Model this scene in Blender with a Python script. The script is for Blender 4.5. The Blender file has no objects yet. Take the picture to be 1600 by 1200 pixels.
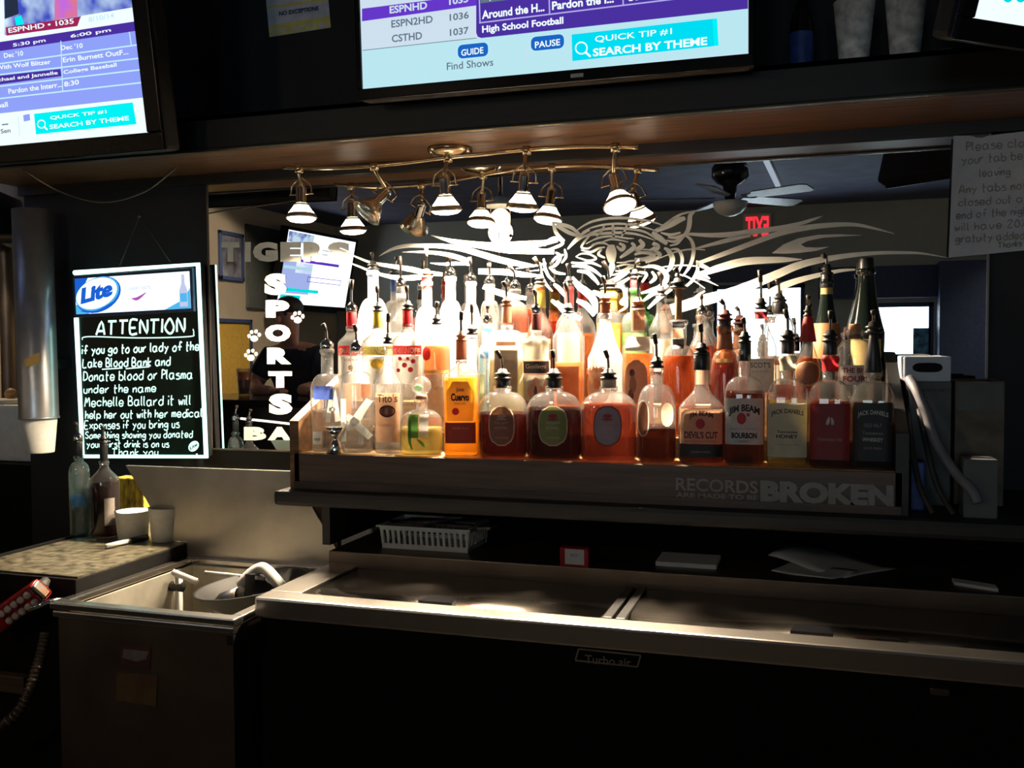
import bpy, bmesh, math, random
from mathutils import Vector, Matrix
random.seed(7)
S = bpy.context.scene
COL = S.collection

# ------------------------------------------------------------------ camera, world, exposure
F_PX = 1500.0
EYE = Vector((0.0, -2.45, 1.40))
_yaw, _pit, _rol = (math.radians(a) for a in (17.6, 2.3, -0.31))
FW = Vector((-math.sin(_yaw) * math.cos(_pit), math.cos(_yaw) * math.cos(_pit), -math.sin(_pit)))
_r0 = Vector((math.cos(_yaw), math.sin(_yaw), 0)); _u0 = _r0.cross(FW)
RT = _r0 * math.cos(_rol) + _u0 * math.sin(_rol)
UP = -_r0 * math.sin(_rol) + _u0 * math.cos(_rol)
cam_data = bpy.data.cameras.new('camera'); cam = bpy.data.objects.new('camera', cam_data); COL.objects.link(cam)
cam_data.sensor_width = 36.0; cam_data.lens = F_PX / 1600 * 36; cam_data.clip_start = 0.02
cam.matrix_world = Matrix((RT, UP, -FW)).transposed().to_4x4(); cam.location = EYE
S.camera = cam
S.view_settings.view_transform = 'Standard'; S.view_settings.look = 'None'
S.view_settings.gamma = 1.0; S.view_settings.use_curve_mapping = False
S.view_settings.exposure = 0.0
w = bpy.data.worlds.new('daylight'); S.world = w; w.use_nodes = True
w.node_tree.nodes['Background'].inputs[0].default_value = (0.75, 0.88, 1.0, 1)
w.node_tree.nodes['Background'].inputs[1].default_value = 9.0
cy = S.cycles
cy.max_bounces = 12; cy.diffuse_bounces = 3; cy.glossy_bounces = 5; cy.transmission_bounces = 10
cy.transparent_max_bounces = 40; cy.sample_clamp_indirect = 4.0; cy.caustics_reflective = False; cy.caustics_refractive = False
cy.use_denoising = True
LAMP_W = 200.0

# ------------------------------------------------------------------ pixels of the photograph -> points in the bar
def ray(px, py): return FW + RT * ((px - 800) / F_PX) - UP * ((py - 600) / F_PX)
def at_y(px, py, Y): d = ray(px, py); return EYE + d * ((Y - EYE.y) / d.y)
def at_z(px, py, Z): d = ray(px, py); return EYE + d * ((Z - EYE.z) / d.z)
def per_px(P): return (P - EYE).dot(FW) / F_PX
def mirrored(P): return Vector((P.x, -P.y, P.z))

# ------------------------------------------------------------------ materials
def _new(name):
    m = bpy.data.materials.new(name); m.use_nodes = True
    nt = m.node_tree; nt.nodes.clear()
    return m, nt, nt.nodes.new('ShaderNodeOutputMaterial')
def _noise(nt, scale, detail=4, stretch=None):
    tc = nt.nodes.new('ShaderNodeTexCoord'); n = nt.nodes.new('ShaderNodeTexNoise')
    n.inputs['Scale'].default_value = scale; n.inputs['Detail'].default_value = detail
    if stretch:
        mp = nt.nodes.new('ShaderNodeMapping'); mp.inputs['Scale'].default_value = stretch
        nt.links.new(tc.outputs['Object'], mp.inputs[0]); nt.links.new(mp.outputs[0], n.inputs[0])
    else: nt.links.new(tc.outputs['Object'], n.inputs[0])
    return n
def mat(name, col, rough=0.5, metal=0.0, var=0.15, scale=30, stretch=None, spec=0.5, rvar=0.0, coat=0.0, bump=0.0):
    m, nt, out = _new(name); b = nt.nodes.new('ShaderNodeBsdfPrincipled')
    b.inputs['Roughness'].default_value = rough; b.inputs['Metallic'].default_value = metal
    b.inputs['Specular IOR Level'].default_value = spec; b.inputs['Coat Weight'].default_value = coat
    b.inputs['Base Color'].default_value = (*col, 1)
    if var or rvar or bump: n = _noise(nt, scale, 4, stretch)
    if var:
        r = nt.nodes.new('ShaderNodeValToRGB')
        r.color_ramp.elements[0].position = .3; r.color_ramp.elements[1].position = .7
        r.color_ramp.elements[0].color = (*[c * (1 - var) for c in col], 1)
        r.color_ramp.elements[1].color = (*[min(1, c * (1 + var)) for c in col], 1)
        nt.links.new(n.outputs[0], r.inputs[0]); nt.links.new(r.outputs[0], b.inputs['Base Color'])
    if rvar:
        mr = nt.nodes.new('ShaderNodeMapRange'); mr.inputs[3].default_value = max(.02, rough - rvar); mr.inputs[4].default_value = rough + rvar
        nt.links.new(n.outputs[0], mr.inputs[0]); nt.links.new(mr.outputs[0], b.inputs['Roughness'])
    if bump:
        bp = nt.nodes.new('ShaderNodeBump'); bp.inputs['Strength'].default_value = bump; bp.inputs['Distance'].default_value = .002
        nt.links.new(n.outputs[0], bp.inputs['Height']); nt.links.new(bp.outputs[0], b.inputs['Normal'])
    nt.links.new(b.outputs[0], out.inputs[0])
    return m
def paper_label(name, col):
    """printed paper that lets part of the light through"""
    m, nt, out = _new(name); N = nt.nodes.new; L = nt.links.new
    n = _noise(nt, 60, 3); r = N('ShaderNodeValToRGB'); r.color_ramp.elements[0].position = .3; r.color_ramp.elements[1].position = .7
    r.color_ramp.elements[0].color = (*[c * .9 for c in col], 1); r.color_ramp.elements[1].color = (*[min(1, c * 1.08) for c in col], 1); L(n.outputs[0], r.inputs[0])
    b = N('ShaderNodeBsdfPrincipled'); b.inputs['Roughness'].default_value = .5; L(r.outputs[0], b.inputs['Base Color'])
    t = N('ShaderNodeBsdfTranslucent'); L(r.outputs[0], t.inputs[0])
    x = N('ShaderNodeMixShader'); x.inputs[0].default_value = .45; L(b.outputs[0], x.inputs[1]); L(t.outputs[0], x.inputs[2]); L(x.outputs[0], out.inputs[0])
    return m
def emit(name, col, s=1.0, var=0.0, scale=20, col2=None):
    m, nt, out = _new(name); e = nt.nodes.new('ShaderNodeEmission')
    e.inputs[0].default_value = (*col, 1); e.inputs[1].default_value = s
    if col2:
        n = _noise(nt, scale, 3); r = nt.nodes.new('ShaderNodeValToRGB')
        r.color_ramp.elements[0].position = .4; r.color_ramp.elements[1].position = .6
        r.color_ramp.elements[0].color = (*col, 1); r.color_ramp.elements[1].color = (*col2, 1)
        nt.links.new(n.outputs[0], r.inputs[0]); nt.links.new(r.outputs[0], e.inputs[0])
    nt.links.new(e.outputs[0], out.inputs[0])
    return m
def clear_glass(name, tint=(1, 1, 1), haze=0.06, rough=0.03):
    """thin clear bottle glass: sees through face-on, reflects at the edges, a little dusty, white haze mixed in for lamp glow"""
    m, nt, out = _new(name); N = nt.nodes.new; L = nt.links.new
    tr = N('ShaderNodeBsdfTransparent'); tr.inputs[0].default_value = (*tint, 1)
    ew = N('ShaderNodeLayerWeight'); ew.inputs[0].default_value = .5; er = N('ShaderNodeValToRGB')
    er.color_ramp.elements[0].position = .45; er.color_ramp.elements[0].color = (*tint, 1); er.color_ramp.elements[1].position = .95; er.color_ramp.elements[1].color = (*[t * .42 for t in tint], 1)
    L(ew.outputs['Facing'], er.inputs[0]); L(er.outputs[0], tr.inputs[0])
    gl = N('ShaderNodeBsdfGlossy'); gl.inputs['Roughness'].default_value = rough
    lw = N('ShaderNodeLayerWeight'); lw.inputs[0].default_value = .42
    mr = N('ShaderNodeMapRange'); mr.inputs[3].default_value = .05; mr.inputs[4].default_value = .85
    pw = N('ShaderNodeMath'); pw.operation = 'POWER'; pw.inputs[1].default_value = 1.6
    L(lw.outputs['Facing'], pw.inputs[0]); L(pw.outputs[0], mr.inputs[0])
    mx = N('ShaderNodeMixShader'); L(mr.outputs[0], mx.inputs[0]); L(tr.outputs[0], mx.inputs[1]); L(gl.outputs[0], mx.inputs[2])
    df = N('ShaderNodeBsdfDiffuse'); df.inputs[0].default_value = (*[.5 + .5 * t for t in tint], 1)
    ts = N('ShaderNodeBsdfTranslucent'); ts.inputs[0].default_value = (*[.5 + .5 * t for t in tint], 1)
    ad = N('ShaderNodeMixShader'); ad.inputs[0].default_value = .5; L(df.outputs[0], ad.inputs[1]); L(ts.outputs[0], ad.inputs[2])
    n = _noise(nt, 25, 3); hz = N('ShaderNodeMapRange'); hz.inputs[3].default_value = haze * .4; hz.inputs[4].default_value = haze * 1.6
    L(n.outputs[0], hz.inputs[0])
    m2 = N('ShaderNodeMixShader'); L(hz.outputs[0], m2.inputs[0]); L(mx.outputs[0], m2.inputs[1]); L(ad.outputs[0], m2.inputs[2])
    L(m2.outputs[0], out.inputs[0])
    return m
def liquor(name, col, body=0.3):
    """spirit: refracting, tinted, a share of it scattering"""
    m, nt, out = _new(name); N = nt.nodes.new; L = nt.links.new
    rf = N('ShaderNodeBsdfGlass'); rf.inputs['IOR'].default_value = 1.2; rf.inputs['Roughness'].default_value = .02
    rf.inputs[0].default_value = (*[c ** .6 for c in col], 1)
    tr = N('ShaderNodeBsdfTransparent'); tr.inputs[0].default_value = (*[c ** .5 for c in col], 1)
    m1 = N('ShaderNodeMixShader'); m1.inputs[0].default_value = .45; L(rf.outputs[0], m1.inputs[1]); L(tr.outputs[0], m1.inputs[2])
    df = N('ShaderNodeBsdfDiffuse'); df.inputs[0].default_value = (*col, 1)
    ts = N('ShaderNodeBsdfTranslucent'); ts.inputs[0].default_value = (*col, 1)
    m3 = N('ShaderNodeMixShader'); m3.inputs[0].default_value = .6; L(df.outputs[0], m3.inputs[1]); L(ts.outputs[0], m3.inputs[2])
    n = _noise(nt, 12, 2); mr = N('ShaderNodeMapRange'); mr.inputs[3].default_value = body * .8; mr.inputs[4].default_value = body * 1.2; L(n.outputs[0], mr.inputs[0])
    m2 = N('ShaderNodeMixShader'); L(mr.outputs[0], m2.inputs[0]); L(m1.outputs[0], m2.inputs[1]); L(m3.outputs[0], m2.inputs[2])
    L(m2.outputs[0], out.inputs[0])
    return m
def mirror_mat(name, col, rough=0.0):
    m, nt, out = _new(name); g = nt.nodes.new('ShaderNodeBsdfGlossy'); g.inputs['Roughness'].default_value = rough
    n = _noise(nt, 3, 2); r = nt.nodes.new('ShaderNodeValToRGB')
    r.color_ramp.elements[0].color = (*[c * .96 for c in col], 1); r.color_ramp.elements[1].color = (*col, 1)
    nt.links.new(n.outputs[0], r.inputs[0]); nt.links.new(r.outputs[0], g.inputs[0]); nt.links.new(g.outputs[0], out.inputs[0])
    return m

M = {}
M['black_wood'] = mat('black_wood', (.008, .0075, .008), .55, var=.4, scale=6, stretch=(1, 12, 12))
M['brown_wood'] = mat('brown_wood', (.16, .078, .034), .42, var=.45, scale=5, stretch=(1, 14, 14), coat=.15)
M['shelf_wood'] = mat('shelf_wood', (.085, .052, .038), .5, var=.4, scale=5, stretch=(1, 16, 16))
M['honey_wood'] = mat('honey_wood', (.42, .25, .10), .5, var=.4, scale=8, stretch=(3, 3, 20))
M['wall_dark'] = mat('wall_dark', (.012, .0125, .017), .75, var=.3, scale=8)
M['wall_beige'] = mat('wall_beige', (.70, .58, .42), .8, var=.08, scale=4)
M['wall_grey'] = mat('wall_grey', (.46, .49, .43), .8, var=.08, scale=4)
M['ceil'] = mat('ceiling_tile', (.11, .12, .20), .8, var=.2, scale=5)
M['floor'] = mat('floor_dark', (.03, .025, .022), .5, var=.3, scale=12)
M['steel'] = mat('brushed_steel', (.62, .58, .53), .27, 1.0, var=.0)
M['steel_lid'] = mat('steel_lid', (.42, .38, .34), .16, 1.0, var=.2, scale=5, rvar=.10, bump=.12)
M['steel_panel'] = mat('steel_panel', (.66, .62, .55), .38, 1.0, var=.12, scale=10, rvar=.1)
M['steel_dull'] = mat('steel_dull', (.17, .14, .115), .5, 1.0, var=.15, scale=9, rvar=.1)
M['chrome'] = mat('chrome', (.85, .83, .80), .08, 1.0, var=.05)
M['bronze'] = mat('antique_bronze', (.50, .36, .20), .25, 1.0, var=.2)
M['black'] = mat('black_plastic', (.012, .012, .013), .35, var=.2)
M['gloss_black'] = mat('gloss_black', (.006, .006, .008), .2, var=.2)
M['void_black'] = mat('black_paint', (.003, .003, .003), .8, var=.2, spec=.2)
M['white'] = mat('white_plastic', (.78, .77, .74), .45, var=.06)
M['foam'] = mat('white_foam', (.80, .78, .72), .7, var=.06, scale=60)
M['cream'] = mat('cream_paper', (.80, .72, .55), .7, var=.08)
M['paper'] = mat('paper', (.72, .72, .74), .8, var=.06)
M['decal'] = mat('frosted_vinyl', (.80, .79, .71), .6, var=.05)
M['red'] = mat('red_plastic', (.55, .02, .02), .3, var=.2)
M['mirror'] = mirror_mat('mirror_glass', (.84, .84, .84))
M['counter'] = mat('speckled_laminate', (.10, .088, .058), .42, var=.85, scale=38, rvar=.1)
M['dirty_liner'] = mat('bin_liner', (.72, .68, .58), .35, .6, var=.2, scale=14)
M['rubber'] = mat('rubber', (.02, .02, .02), .6)
M['navy'] = mat('navy', (.03, .05, .12), .5)
M['brownp'] = mat('brown_card', (.35, .22, .12), .8, var=.2)
M['ink'] = mat('dark_ink', (.03, .025, .025), .7, var=0)
M['gold'] = mat('gold_foil', (.75, .55, .22), .3, .8, var=.15)
M['skin'] = mat('skin', (.55, .27, .19), .5, var=.1)
M['shirt'] = mat('black_shirt', (.025, .027, .035), .8, var=.2)
M['hair'] = mat('dark_hair', (.03, .02, .015), .6)

# ------------------------------------------------------------------ object helpers
ROOT = {}
def props(o, label=None, cat=None, group=None, kind=None):
    for k, v in (('label', label), ('category', cat), ('group', group), ('kind', kind)):
        if v: o[k] = v
    return o
def thing(name, label, cat, loc=(0, 0, 0), rz=0.0, group=None, matrix=None):
    o = bpy.data.objects.new(name, None); COL.objects.link(o); o.empty_display_size = .05
    if matrix is not None: o.matrix_world = matrix
    else: o.location = loc; o.rotation_euler = (0, 0, rz)
    ROOT[o] = Vector(loc)
    return props(o, label, cat, group)
class MB:
    def __init__(s): s.v, s.f, s.m, s.sm = [], [], [], []
    def add(s, vs, fs, mi=0, smooth=False):
        k = len(s.v); s.v += [Vector(v) for v in vs]
        for f in fs: s.f.append([i + k for i in f]); s.m.append(mi); s.sm.append(smooth)
        return s
    def box(s, a, b, mi=0, bev=0.0):
        x0, y0, z0 = (min(a[i], b[i]) for i in range(3)); x1, y1, z1 = (max(a[i], b[i]) for i in range(3))
        if bev <= 0:
            return s.add([(x0, y0, z0), (x1, y0, z0), (x1, y1, z0), (x0, y1, z0), (x0, y0, z1), (x1, y0, z1), (x1, y1, z1), (x0, y1, z1)],
                         [(0, 3, 2, 1), (4, 5, 6, 7), (0, 1, 5, 4), (1, 2, 6, 5), (2, 3, 7, 6), (3, 0, 4, 7)], mi)
        bm = bmesh.new(); bmesh.ops.create_cube(bm, size=1)
        for v in bm.verts: v.co = Vector(((x0 + x1) / 2 + v.co.x * (x1 - x0), (y0 + y1) / 2 + v.co.y * (y1 - y0), (z0 + z1) / 2 + v.co.z * (z1 - z0)))
        bmesh.ops.bevel(bm, geom=bm.edges[:], offset=min(bev, .45 * min(x1 - x0, y1 - y0, z1 - z0)), segments=2, affect='EDGES', profile=.6)
        bm.verts.index_update()
        s.add([v.co.copy() for v in bm.verts], [[v.index for v in f.verts] for f in bm.faces], mi); bm.free()
        return s
    def prism(s, pts, axis, a, b, mi=0):
        """polygon of 2D points swept along axis from a to b"""
        def P(p, t): return {'x': (t, p[0], p[1]), 'y': (p[0], t, p[1]), 'z': (p[0], p[1], t)}[axis]
        n = len(pts)
        return s.add([P(p, a) for p in pts] + [P(p, b) for p in pts],
                     [list(range(n - 1, -1, -1)), list(range(n, 2 * n))] + [(i, (i + 1) % n, n + (i + 1) % n, n + i) for i in range(n)], mi)
    def lathe(s, prof, c=(0, 0, 0), seg=24, mi=0, axis=None, n=2.0, asp=1.0, caps=True, nfun=None):
        """profile of (radius, height) round axis (default z); n>2 squares the section, asp flattens it"""
        c = Vector(c); k = []; vs = []
        q = Vector((0, 0, 1)).rotation_difference(Vector(axis).normalized()) if axis is not None else None
        for r, z in prof:
            e = nfun(r)[0] if nfun else n; a = nfun(r)[1] if nfun else asp
            for i in range(seg):
                t = 2 * math.pi * i / seg; ct, st = math.cos(t), math.sin(t)
                x = math.copysign(abs(ct) ** (2 / e), ct) * r; y = math.copysign(abs(st) ** (2 / e), st) * r * a
                p = Vector((x, y, z)); vs.append(c + (q @ p if q else p))
        m = len(prof)
        fs = [(j * seg + i, j * seg + (i + 1) % seg, (j + 1) * seg + (i + 1) % seg, (j + 1) * seg + i) for j in range(m - 1) for i in range(seg)]
        if caps: fs += [list(range(seg - 1, -1, -1)), list(range((m - 1) * seg, m * seg))]
        return s.add(vs, fs, mi, True)
    def ball(s, c, r, mi=0, seg=18, sq=(1, 1, 1)):
        pr = [(max(1e-4, math.sin(math.pi * j / 10)) * r, -math.cos(math.pi * j / 10) * r) for j in range(11)]
        k = len(s.v); s.lathe(pr, (0, 0, 0), seg, mi)
        for v in s.v[k:]: v.x = c[0] + v.x * sq[0]; v.y = c[1] + v.y * sq[1]; v.z = c[2] + v.z * sq[2]
        return s
    def tube(s, pts, r, seg=8, mi=0, smooth_path=True):
        pts = [Vector(p) for p in pts]
        if smooth_path and len(pts) > 2: pts = spline(pts, 6)
        n = len(pts); vs = []; rr = r if callable(r) else (lambda t: r)
        prev = None
        for i, p in enumerate(pts):
            d = (pts[min(i + 1, n - 1)] - pts[max(i - 1, 0)]).normalized()
            if prev is None: prev = d.orthogonal().normalized()
            a = (prev - d * prev.dot(d)); a = a.normalized() if a.length > 1e-6 else d.orthogonal().normalized(); prev = a; b = d.cross(a)
            R = rr(i / (n - 1))
            vs += [p + (a * math.cos(2 * math.pi * j / seg) + b * math.sin(2 * math.pi * j / seg)) * R for j in range(seg)]
        fs = [(i * seg + j, i * seg + (j + 1) % seg, (i + 1) * seg + (j + 1) % seg, (i + 1) * seg + j) for i in range(n - 1) for j in range(seg)]
        fs += [list(range(seg - 1, -1, -1)), list(range((n - 1) * seg, n * seg))]
        return s.add(vs, fs, mi, True)
    def ribbon(s, pts, f, mi=0, sub=6):
        """flat tapering stroke: pts (x, y, width) in a drawing, f maps (x, y) to a point"""
        P = spline([Vector(p) for p in pts], sub) if len(pts) > 2 else [Vector(p) for p in pts]
        vs = []
        for i, p in enumerate(P):
            d = P[min(i + 1, len(P) - 1)] - P[max(i - 1, 0)]; l = math.hypot(d.x, d.y) or 1
            nx, ny = -d.y / l * p.z / 2, d.x / l * p.z / 2
            vs += [f(p.x + nx, p.y + ny), f(p.x - nx, p.y - ny)]
        return s.add(vs, [(2 * i, 2 * i + 1, 2 * i + 3, 2 * i + 2) for i in range(len(P) - 1)], mi)
    def poly(s, pts, f, mi=0):
        from mathutils.geometry import tessellate_polygon
        vs = [f(*p) for p in pts]; t = tessellate_polygon([[Vector((p[0], p[1], 0)) for p in pts]])
        return s.add(vs, [list(a) for a in t], mi)
    def text(s, body, f, x0, y0, wid, hei, mi=0, bold=0.0, skew=0.0):
        """lettering fitted to a width and height of a drawing, f maps (x, y) to a point"""
        vs, fs = text_geo(body, bold)
        return s.add([f(x0 + u * wid + skew * v * hei, y0 + v * hei) for u, v in vs], fs, mi)
    def build(s, name, mats, parent=None, local=False, origin=None, label=None):
        me = bpy.data.meshes.new(name); o = bpy.data.objects.new(name, me); COL.objects.link(o)
        if parent is not None:
            o.parent = parent; off = Vector() if local else ROOT[parent]; ROOT[o] = off
        else:
            if origin is None:
                xs = [v.x for v in s.v]; ys = [v.y for v in s.v]; zs = [v.z for v in s.v]
                origin = Vector(((min(xs) + max(xs)) / 2, (min(ys) + max(ys)) / 2, min(zs)))
            off = Vector(origin); o.location = off; ROOT[o] = off
        me.from_pydata([v - off for v in s.v], [], s.f)
        for m in (mats if isinstance(mats, (list, tuple)) else [mats]): me.materials.append(m)
        me.polygons.foreach_set('material_index', s.m); me.polygons.foreach_set('use_smooth', s.sm); me.update()
        if label: o['label'] = label
        return o
def spline(P, n):
    out = []
    for i in range(len(P) - 1):
        a, b, c, d = P[max(i - 1, 0)], P[i], P[i + 1], P[min(i + 2, len(P) - 1)]
        for k in range(n):
            t = k / n
            out.append(.5 * ((2 * b) + (c - a) * t + (2 * a - 5 * b + 4 * c - d) * t * t + (3 * b - a - 3 * c + d) * t ** 3))
    return out + [P[-1]]
_tg = {}
def text_geo(body, bold=0.0):
    if (body, bold) in _tg: return _tg[(body, bold)]
    cu = bpy.data.curves.new('lettering', 'FONT'); cu.body = body; cu.size = 1; cu.offset = bold; cu.resolution_u = 3
    o = bpy.data.objects.new('lettering', cu); COL.objects.link(o)
    me = bpy.data.meshes.new_from_object(o.evaluated_get(bpy.context.evaluated_depsgraph_get()))
    vs = [(v.co.x, v.co.y) for v in me.vertices]; fs = [list(p.vertices) for p in me.polygons]
    bpy.data.objects.remove(o); bpy.data.curves.remove(cu); bpy.data.meshes.remove(me)
    x0, x1 = min(v[0] for v in vs), max(v[0] for v in vs); y0, y1 = min(v[1] for v in vs), max(v[1] for v in vs)
    vs = [((x - x0) / (x1 - x0 or 1), (y - y0) / (y1 - y0 or 1)) for x, y in vs]
    _tg[(body, bold)] = (vs, fs)
    return vs, fs
def struct(name, mb, m): return props(mb.build(name, m), kind='structure')

# hand lettering: strokes on a 6 x 9 grid, baseline at 2
HAND = {'a': '46 16 04 12 32 45/46 43 52', 'b': '09 02/05 26 44 32 12 03', 'c': '45 26 05 03 22 43', 'd': '45 26 04 12 32 44/49 42',
 'e': '04 44 36 16 04 12 32 43', 'f': '48 39 28 22/05 45', 'g': '45 26 04 13 33 45/46 41 30 10 01', 'h': '09 02/04 26 35 32', 'i': '06 02/08 09',
 'k': '09 02/36 04 32', 'l': '09 03 12', 'm': '06 02/04 16 25 22/25 36 45 42', 'n': '06 02/04 26 35 32', 'o': '26 04 12 32 44 36 26', 'p': '06 00/05 26 44 32 03',
 'r': '06 02/04 26 36', 's': '36 16 05 34 32 02', 't': '19 12 22/06 36', 'u': '06 03 12 32/36 32', 'v': '06 22 46', 'w': '06 12 25 32 46', 'x': '06 42/46 02',
 'y': '06 24/46 10', 'z': '06 46 02 42', 'A': '02 39 52/14 44', 'B': '02 09 38 36 05/05 35 43 32 02', 'D': '02 09/09 38 45 33 02', 'E': '49 09 02 42/05 35',
 'L': '09 02 42', 'M': '02 19 25 49 52', 'P': '02 09/09 38 36 05', 'S': '48 29 07 35 43 22 03', 'T': '09 59/29 22', 'I': '09 02', 'N': '02 09 42 49',
 'O': '29 05 22 42 55 39 29', '2': '07 29 48 02 42', '0': '29 05 22 44 38 29', '%': '02 49/08 18/42 43'}
def handwrite(mb, body, f, x0, y0, wid, hei, pen, mi=0, skew=0.0):
    """one line of marker writing from x0, baseline y0 (drawing y up), fitted to wid; hei is the capital height"""
    k = hei / 7.0; x = 0.0; strokes = []
    for ch in body:
        if ch == ' ': x += 3.2; continue
        g = [[(int(p[0]), int(p[1]) - 2) for p in st.split()] for st in HAND[ch].split('/')]
        jx, jy = random.uniform(-.15, .15), random.uniform(-.25, .25)
        strokes += [[(x + a + jx, b + jy) for a, b in st] for st in g]
        x += max(a for st in g for a, _ in st) + 1.7
    sx = wid / max(1e-6, x - 1.7)
    for st in strokes:
        pts = [(x0 + a * sx + skew * b * k, y0 + b * k, pen) for a, b in st]
        if len(pts) == 2: pts.insert(1, tuple((pts[0][i] + pts[1][i]) / 2 for i in range(3)))
        mb.ribbon(pts, f, mi, 3)
class Plane:
    """a flat face with its own matrix: local x right, z up, y away from the viewer"""
    def __init__(s, o, yaw=0.0, tilt=0.0, roll=0.0):
        s.m = Matrix.Translation(o) @ Matrix.Rotation(yaw, 4, 'Z') @ Matrix.Rotation(tilt, 4, 'X') @ Matrix.Rotation(roll, 4, 'Y'); s.i = s.m.inverted()
    def uv(s, px, py):
        e = s.i @ EYE; d = s.i.to_3x3() @ ray(px, py); p = e + d * (-e.y / d.y); return p.x, p.z
# ================================================================== the room
Z0 = 1.40
RX0, RX1, RY, CZ = -5.0, 2.2, -7.0, 2.70
struct('floor', MB().box((RX0 - .1, RY - .1, -.1), (RX1 + .1, .7, 0)), M['floor'])
struct('ceiling', MB().box((RX0 - .1, RY - .1, CZ), (RX1 + .1, .7, CZ + .1)), M['ceil'])
struct('wall_left', MB().box((RX0 - .1, RY - .1, 0), (RX0, .7, CZ)), M['wall_beige'])
struct('wall_right', MB().box((RX1, RY - .1, 0), (RX1 + .1, .7, CZ)), M['wall_grey'])
NX = -2.40
struct('wall_back', MB().box((NX, .006, 0), (RX1, .12, CZ)).box((NX, .12, 0), (NX + .1, .6, CZ)), M['wall_dark'])
struct('wall_niche', MB().box((RX0, .5, 0), (NX, .6, CZ)), M['wall_beige'])
def opening(a, b):
    p, q = mirrored(at_y(*a, 7.0)), mirrored(at_y(*b, 7.0)); return min(p.x, q.x), max(p.x, q.x), min(p.z, q.z), max(p.z, q.z)
W1 = opening((1114, 446), (1257, 565)); W2 = opening((1340, 474), (1458, 566))
W1 = (W1[0], W1[1], .95, W1[3]); W2 = (W2[0], W2[1], .95, W2[3])
mb = MB(); t0, t1 = RY - .1, RY
xs = [RX0, W1[0], W1[1], W2[0], W2[1], RX1]
for i in (0, 2, 4): mb.box((xs[i], t0, 0), (xs[i + 1], t1, CZ))
for W in (W1, W2): mb.box((W[0], t0, 0), (W[1], t1, W[2])).box((W[0], t0, W[3]), (W[1], t1, CZ))
struct('wall_front', mb, M['wall_grey'])
M['pane'] = clear_glass('window_pane', (.97, 1, .98), .01)
for k, W in enumerate((W1, W2)):
    f = MB(); x0, x1, z0, z1 = W; y = RY - .02
    for a, b in (((x0, z0), (x0 + .04, z1)), ((x1 - .04, z0), (x1, z1)), ((x0, z0), (x1, z0 + .04)), ((x0, z1 - .04), (x1, z1))):
        f.box((a[0], y - .05, a[1]), (b[0], y + .01, b[1]))
    o = struct('window_%d' % (k + 1), f, M['navy'])
    MB().box((x0 + .03, y - .025, z0 + .03), (x1 - .03, y - .02, z1 - .03)).build('pane', M['pane'], o)
    L = bpy.data.lights.new('window_daylight', 'AREA'); L.shape = 'RECTANGLE'; L.size = x1 - x0; L.size_y = z1 - z0; L.cycles.is_portal = True
    lo = bpy.data.objects.new('window_daylight', L); COL.objects.link(lo); lo.location = ((x0 + x1) / 2, RY - .11, (z0 + z1) / 2); lo.rotation_euler = (math.radians(90), 0, 0)
# dark beam at the head of the windows and the dark partition beside them
q = opening((1235, 402), (1600, 470))
struct('trim_1', MB().box((W1[0] - .3, RY, W1[3] + .02), (W1[1] + .05, RY + .05, W1[3] + .18)), M['navy'])
struct('wall_partition', MB().box((W2[1] + .02, RY + .002, 0), (RX1 - .002, RY + .25, 2.12)).box((W1[1] + .12, RY + .002, W2[3] + .04), (W2[1] + .02, RY + .12, 2.1)), M['navy'])

# ------------------------------------------------------------------ what the mirror shows behind the viewer
def vx(px, py, X):
    d = ray(px, py); p = EYE + d * ((X - EYE.x) / d.x); return mirrored(p)
bar = thing('bar_counter', 'long dark bar counter seen in the mirror under the drinkers elbows', 'bar counter', (-1.2, -2.42, 0))
MB().box((-4.6, -2.72, 1.07), (2.0, -2.12, 1.11), bev=.008).build('counter_top', M['gloss_black'], bar)
MB().box((-4.55, -2.40, 0), (1.95, -2.26, 1.07)).build('front_panel', M['black_wood'], bar)
MB().box((-4.5, -2.25, .60), (1.9, -2.13, .63)).build('shelf', M['black_wood'], bar)
p, q = mirrored(at_y(380, 652, 2.13)), mirrored(at_y(470, 664, 2.13))
mb = MB(); mb.tube([(p.x, -2.118, p.z - .005), ((p.x + q.x) / 2, -2.116, (p.z + q.z) / 2), (q.x + .15, -2.118, q.z - .01)], .006)
M['strip'] = emit('light_strip', (1, .85, .7), 3.0)
props(mb.build('light_strip', M['strip']), 'glowing light strip along the bar edge seen in the mirror left of the shelf', 'light strip')
p = mirrored(at_y(375, 695, 2.2)); q = mirrored(at_y(455, 695, 2.2))
props(MB().box((p.x, -2.24, .63), (q.x + .1, -2.15, .80), bev=.01).build('bus_tub', M['white']), 'white tub under the bar, seen low in the mirror below the letters BA', 'tub')

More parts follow.
